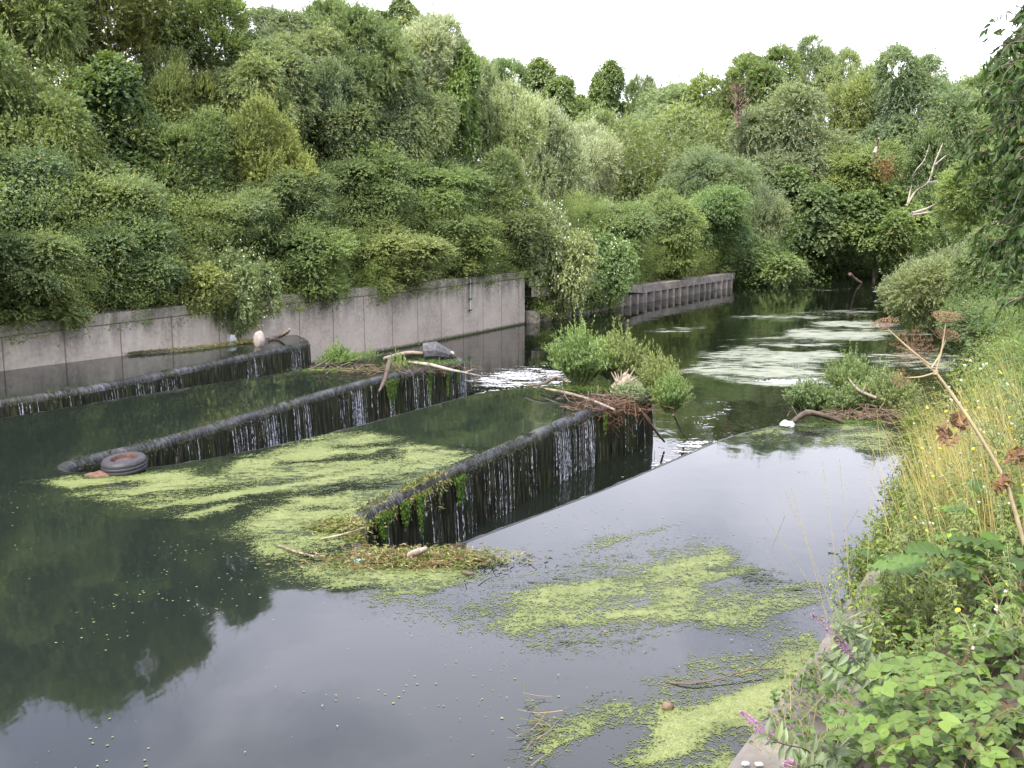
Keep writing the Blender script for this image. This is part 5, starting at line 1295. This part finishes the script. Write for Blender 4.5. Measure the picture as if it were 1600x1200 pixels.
# litter and leaves on the mats
LT = [(540, 692), (562, 727), (458, 893), (900, 806), (1010, 893), (855, 894), (785, 888), (950, 988), (1140, 1000), (1145, 975), (1170, 1015), (50, 857), (117, 957), (545, 695), (590, 783)]
for k, (px, py) in enumerate(LT[:4]): pass
g = Geo()
for k in range(120):
    px, py = (RNG.uniform(380, 1280), RNG.uniform(680, 1180)) if k > 14 else LT[k]
    c = np.array(P(px, py, .012)); 
    if seg_dist(np.array([c[0]]), np.array([c[1]]), hi_poly)[0] < .05: continue
    a = RNG.uniform(0, 6.28); L_ = RNG.uniform(.012, .035) * (1.8 if k <= 14 else .8); leaf_quads(g, c[None], np.array([[math.cos(a), math.sin(a), .05]]), np.array([[0, 0, 1.]]), L_, L_ * .45, [RNG.random()])
M['litter'] = leaf_mat('fallen_leaf_litter', col=(.5, .47, .38), var=.7, odd=(.75, (.35, .2, .08)))
tag(link('leaf_litter', g.mesh('leaf_litter'), M['litter']), 'small pale fallen leaves scattered on the duckweed', 'leaf litter', kind='stuff')

# ------------------------------------------------------------------ tyre by the second weir
c = W3(195, 736, 0); e = empty('car_tyre', (c[0], c[1], .10), 0, 'old tyre on a rusty wheel lying at the foot of the second weir', 'tyre'); e.rotation_euler = (math.radians(5), math.radians(-3), 0)
def lathe(g, prof, n=48, skip=None):
    th = np.linspace(0, 2 * math.pi, n, endpoint=False); k = len(prof)
    V = [[(r_ * math.cos(t), r_ * math.sin(t), z) for r_, z in prof] for t in th]; F = []
    for i in range(n):
        for j in range(k - 1):
            if skip and skip(i, j): continue
            a = i * k + j; b = ((i + 1) % n) * k + j; F.append((a, b, b + 1, a + 1))
    g.add(np.array(V).reshape(-1, 3), F)
g = Geo(); lathe(g, [(.19, -.09), (.22, -.105), (.28, -.1), (.31, -.07), (.316, -.03), (.313, -.028), (.313, -.022), (.318, -.02), (.318, .02), (.314, .022), (.314, .028), (.316, .03), (.31, .065), (.285, .098), (.24, .108), (.20, .10), (.185, .09)]); link('rubber', g.mesh('rubber', True), M['tyre'], e)
g = Geo(); lathe(g, [(.195, .098), (.19, .102), (.18, .095), (.172, .06), (.165, .04)]); r_ = link('rim', g.mesh('rim', True), M['rust'], e)
g = Geo(); lathe(g, [(.166, .04), (.15, .05), (.12, .062), (.09, .055), (.07, .04), (.03, .036), (.002, .036)], 48, lambda i, j: j == 1 and i % 6 < 3); link('wheel_disc', g.mesh('wheel_disc', True), M['hub'], r_)
g = Geo(); lathe(g, [(.17, -.02), (.002, -.02)]); link('wheel_back', g.mesh('wheel_back'), M['darkwood'], r_)  # dark disc added as the darkness seen through the wheel holes
g = Geo(); c = W3(153, 745, -.02); lump(g, (0, 0, 0), (.17, .10, .07), 4, rough=.3); tag(link('rubble', g.mesh('rubble', True), M['brick'], None, tuple(c)), 'orange brick rubble against the left side of the tyre', 'rubble')
g = Geo(); lump(g, (0, 0, 0), (.17, .15, .26), 6, rough=.06); c = W3(405, 531, .18); tag(link('boulder', g.mesh('boulder', True), M['stone'], None, tuple(c)), 'rounded pinkish boulder standing by the grey wall', 'boulder')
stick('orange_log', [(420, 530, .05), (436, 526, .08), (447, 520, .25), (453, 514, .38)], [.05, .05, .06, .03], M['deadwood'], 'curved orange-brown log beside the boulder', 'log')
g = Geo(); lump(g, (0, 0, 0), (.12, .1, .12), 8, rough=.3); c = W3(362, 529, .12); tag(link('litter_bag', g.mesh('litter_bag', True), M['plastic_white']), 'scrap of white litter at the foot of the grey wall', 'litter').location = c
wd = np.array([W3(*q, .03) for q in [(200, 553), (300, 545), (380, 535), (410, 532)]])
g = Geo(); n = 4200; s = RNG.random(n); pp = np.array([[np.interp(q, np.linspace(0, 1, 4), wd[:, k]) for k in range(3)] for q in s]); pp[:, :2] += RNG.normal(size=(n, 2)) * .09; pp[:, 2] += RNG.random(n) * .05
leaf_quads(g, pp, rdir(n) * (1, 1, .3), rdir(n) + (0, 0, 1), .07, .014, RNG.random(n)); tag(link('weed_strip', g.mesh('weed_strip'), M['weed']), 'strip of stranded weed along the foot of the grey wall', 'weed', kind='stuff')

# ------------------------------------------------------------------ dead wood far away
def far_branch(name, parts, Y, m, label, cat):
    base = PY(*parts[0][0][0], Y); g = Geo()
    for pts, r0 in parts:
        q = np.array([PY(a, b, Y + .6 * math.sin(i * 2.0)) for i, (a, b) in enumerate(pts)]) - base; tube(g, curve_pts(q, 5 * len(q)), np.linspace(r0, r0 * .35, 5 * len(q)), 6, bump=.12)
    return tag(link(name, g.mesh(name, True), m, None, tuple(base)), label, cat)
far_branch('dead_branch', [([(1416, 322), (1430, 300), (1450, 285), (1460, 255), (1473, 224)], .085), ([(1418, 318), (1424, 290), (1430, 268), (1444, 250), (1452, 226)], .055), ([(1450, 285), (1468, 282)], .07), ([(1460, 258), (1478, 243)], .07)], 69, M['palewood'], 'forked bleached dead branch standing against the dark hollow', 'branch')
far_branch('fallen_branch', [([(1425, 333), (1450, 325), (1475, 312), (1498, 298)], .1), ([(1425, 336), (1460, 330), (1500, 318)], .09)], 67, M['palewood'], 'pair of pale bare branches reaching right below the forked one', 'branch')
far_branch('broken_snag', [([(1366, 240), (1370, 228), (1373, 216)], .14)], 70, M['palewood'], 'short broken snag above the rust-coloured leaves', 'branch')
sn = [([(1152, 200), (1153, 165), (1150, 128)], .10)]
for k in range(34):
    y0 = RNG.uniform(140, 196); a = RNG.uniform(-1.1, 1.1); l = RNG.uniform(18, 46); x0 = 1152 + RNG.normal() * 3
    sn.append(([(x0, y0), (x0 + math.sin(a) * l * .5 + RNG.normal() * 2, y0 - l * .5 * math.cos(a)), (x0 + math.sin(a * .8) * l + RNG.normal() * 3, y0 - l * math.cos(a * .8))], .045))
far_branch('dead_tree', sn, 79, M['twig'], 'bare grey dead tree top showing between two willows', 'tree')
g = Geo(); c = PY(1382, 262, 68); n = 260; leaf_quads(g, c + RNG.normal(size=(n, 3)) * (.36, .3, .42), rdir(n), rdir(n), .22, .12, RNG.random(n)); M['rustleaf'] = leaf_mat('rust_leaf', col=(.19, .115, .05), var=.5)
tag(link('rusty_spray', g.mesh('rusty_spray'), M['rustleaf']), 'rust-coloured dead spray of leaves on the layered tree', 'leaves', kind='stuff')
stick('waterside_root', [(1345, 442, LOW), (1335, 436, -.6), (1328, 428, .2)], [.12, .14, .1], M['twig'], 'leaning root at the waterline under the far maple', 'branch')

RBe = [tuple(q) for q in offset(resample(RB, 1.5)[0], -1.0)]
woods('bank_edge_scrub', [q for q in RBe if 16.5 < q[1] < 70], -1.0, 1.8, 50000, 15, 'leafy scrub along the edge of the right bank', .11, .6, (.10, .155, .05))

# weed and rubbish caught along the crests
def crest_weed(t0, t1, n, seed, label, m, sz=.05, hang=.18):
    r = np.random.default_rng(seed); g = Geo()
    for k in range(n):
        t_ = r.uniform(t0, t1); i0 = int(np.interp(t_, ft, np.arange(len(ft)))); i0 = min(max(i0, 1), len(fullr) - 2)
        b = fullr[i0]; T2 = nrm(fullr[i0 + 1] - fullr[i0 - 1]); NN = np.array((-T2[1], T2[0])); c = int(r.uniform(25, 110)); w = r.uniform(.04, .22); h = hang * r.uniform(.2, 1.6)
        u = r.normal(size=c) * w * .5; v = r.random(c) ** 1.3
        off = np.where(v < .35, -.14 + v * .4, .02 + r.random(c) * .02); z = np.where(v < .35, .008, -.06 - (v - .35) * h * 1.5 * (1 - np.clip(abs(u) / w, 0, 1) * .6))
        pos = np.column_stack([b[0] + T2[0] * u + NN[0] * off, b[1] + T2[1] * u + NN[1] * off, z])
        d = r.normal(size=(c, 3)) * .6 + np.where(v < .35, 0, -1.2)[:, None] * np.array((0, 0, 1)); leaf_quads(g, pos, d, r.normal(size=(c, 3)) * .5 + np.append(NN, .6), sz * r.uniform(.5, 1.5, c), sz * .25, r.random(c) * .98)
    return tag(link('crest_weed', g.mesh('crest_weed'), m), label, 'weed', kind='stuff')
M['slime'] = leaf_mat('dark_slime_weed', col=(.035, .045, .016), trans=.1, var=.8)
tc2 = (t_near(560, 800), t_near(1030, 600)); tc1 = (t_near(100, 725), t_near(735, 560)); tc0 = (t_near(0, 625), t_near(492, 534))
for (a_, b_), n_, sd_, w_ in ((tc2, 60, 1, 'middle'), (tc1, 60, 2, 'second'), (tc0, 40, 3, 'farthest')):
    crest_weed(min(a_, b_), max(a_, b_), n_, sd_, 'dark slimy weed caught along the crest of the %s weir' % w_, M['slime'], .05, .16)
crest_weed(min(t_near(540, 830), t_near(700, 738)), max(t_near(540, 830), t_near(700, 738)), 34, 7, 'yellow-green weed draped over the left end of the middle weir', M['weed'], .06, .35)
crest_weed(cuts and ft[nearest((-1.7, 10.9))] - .5, ft[nearest((-1.0, 10.55))], 22, 8, 'weed wrapped round the corner of the middle weir', M['weed'], .07, .4)
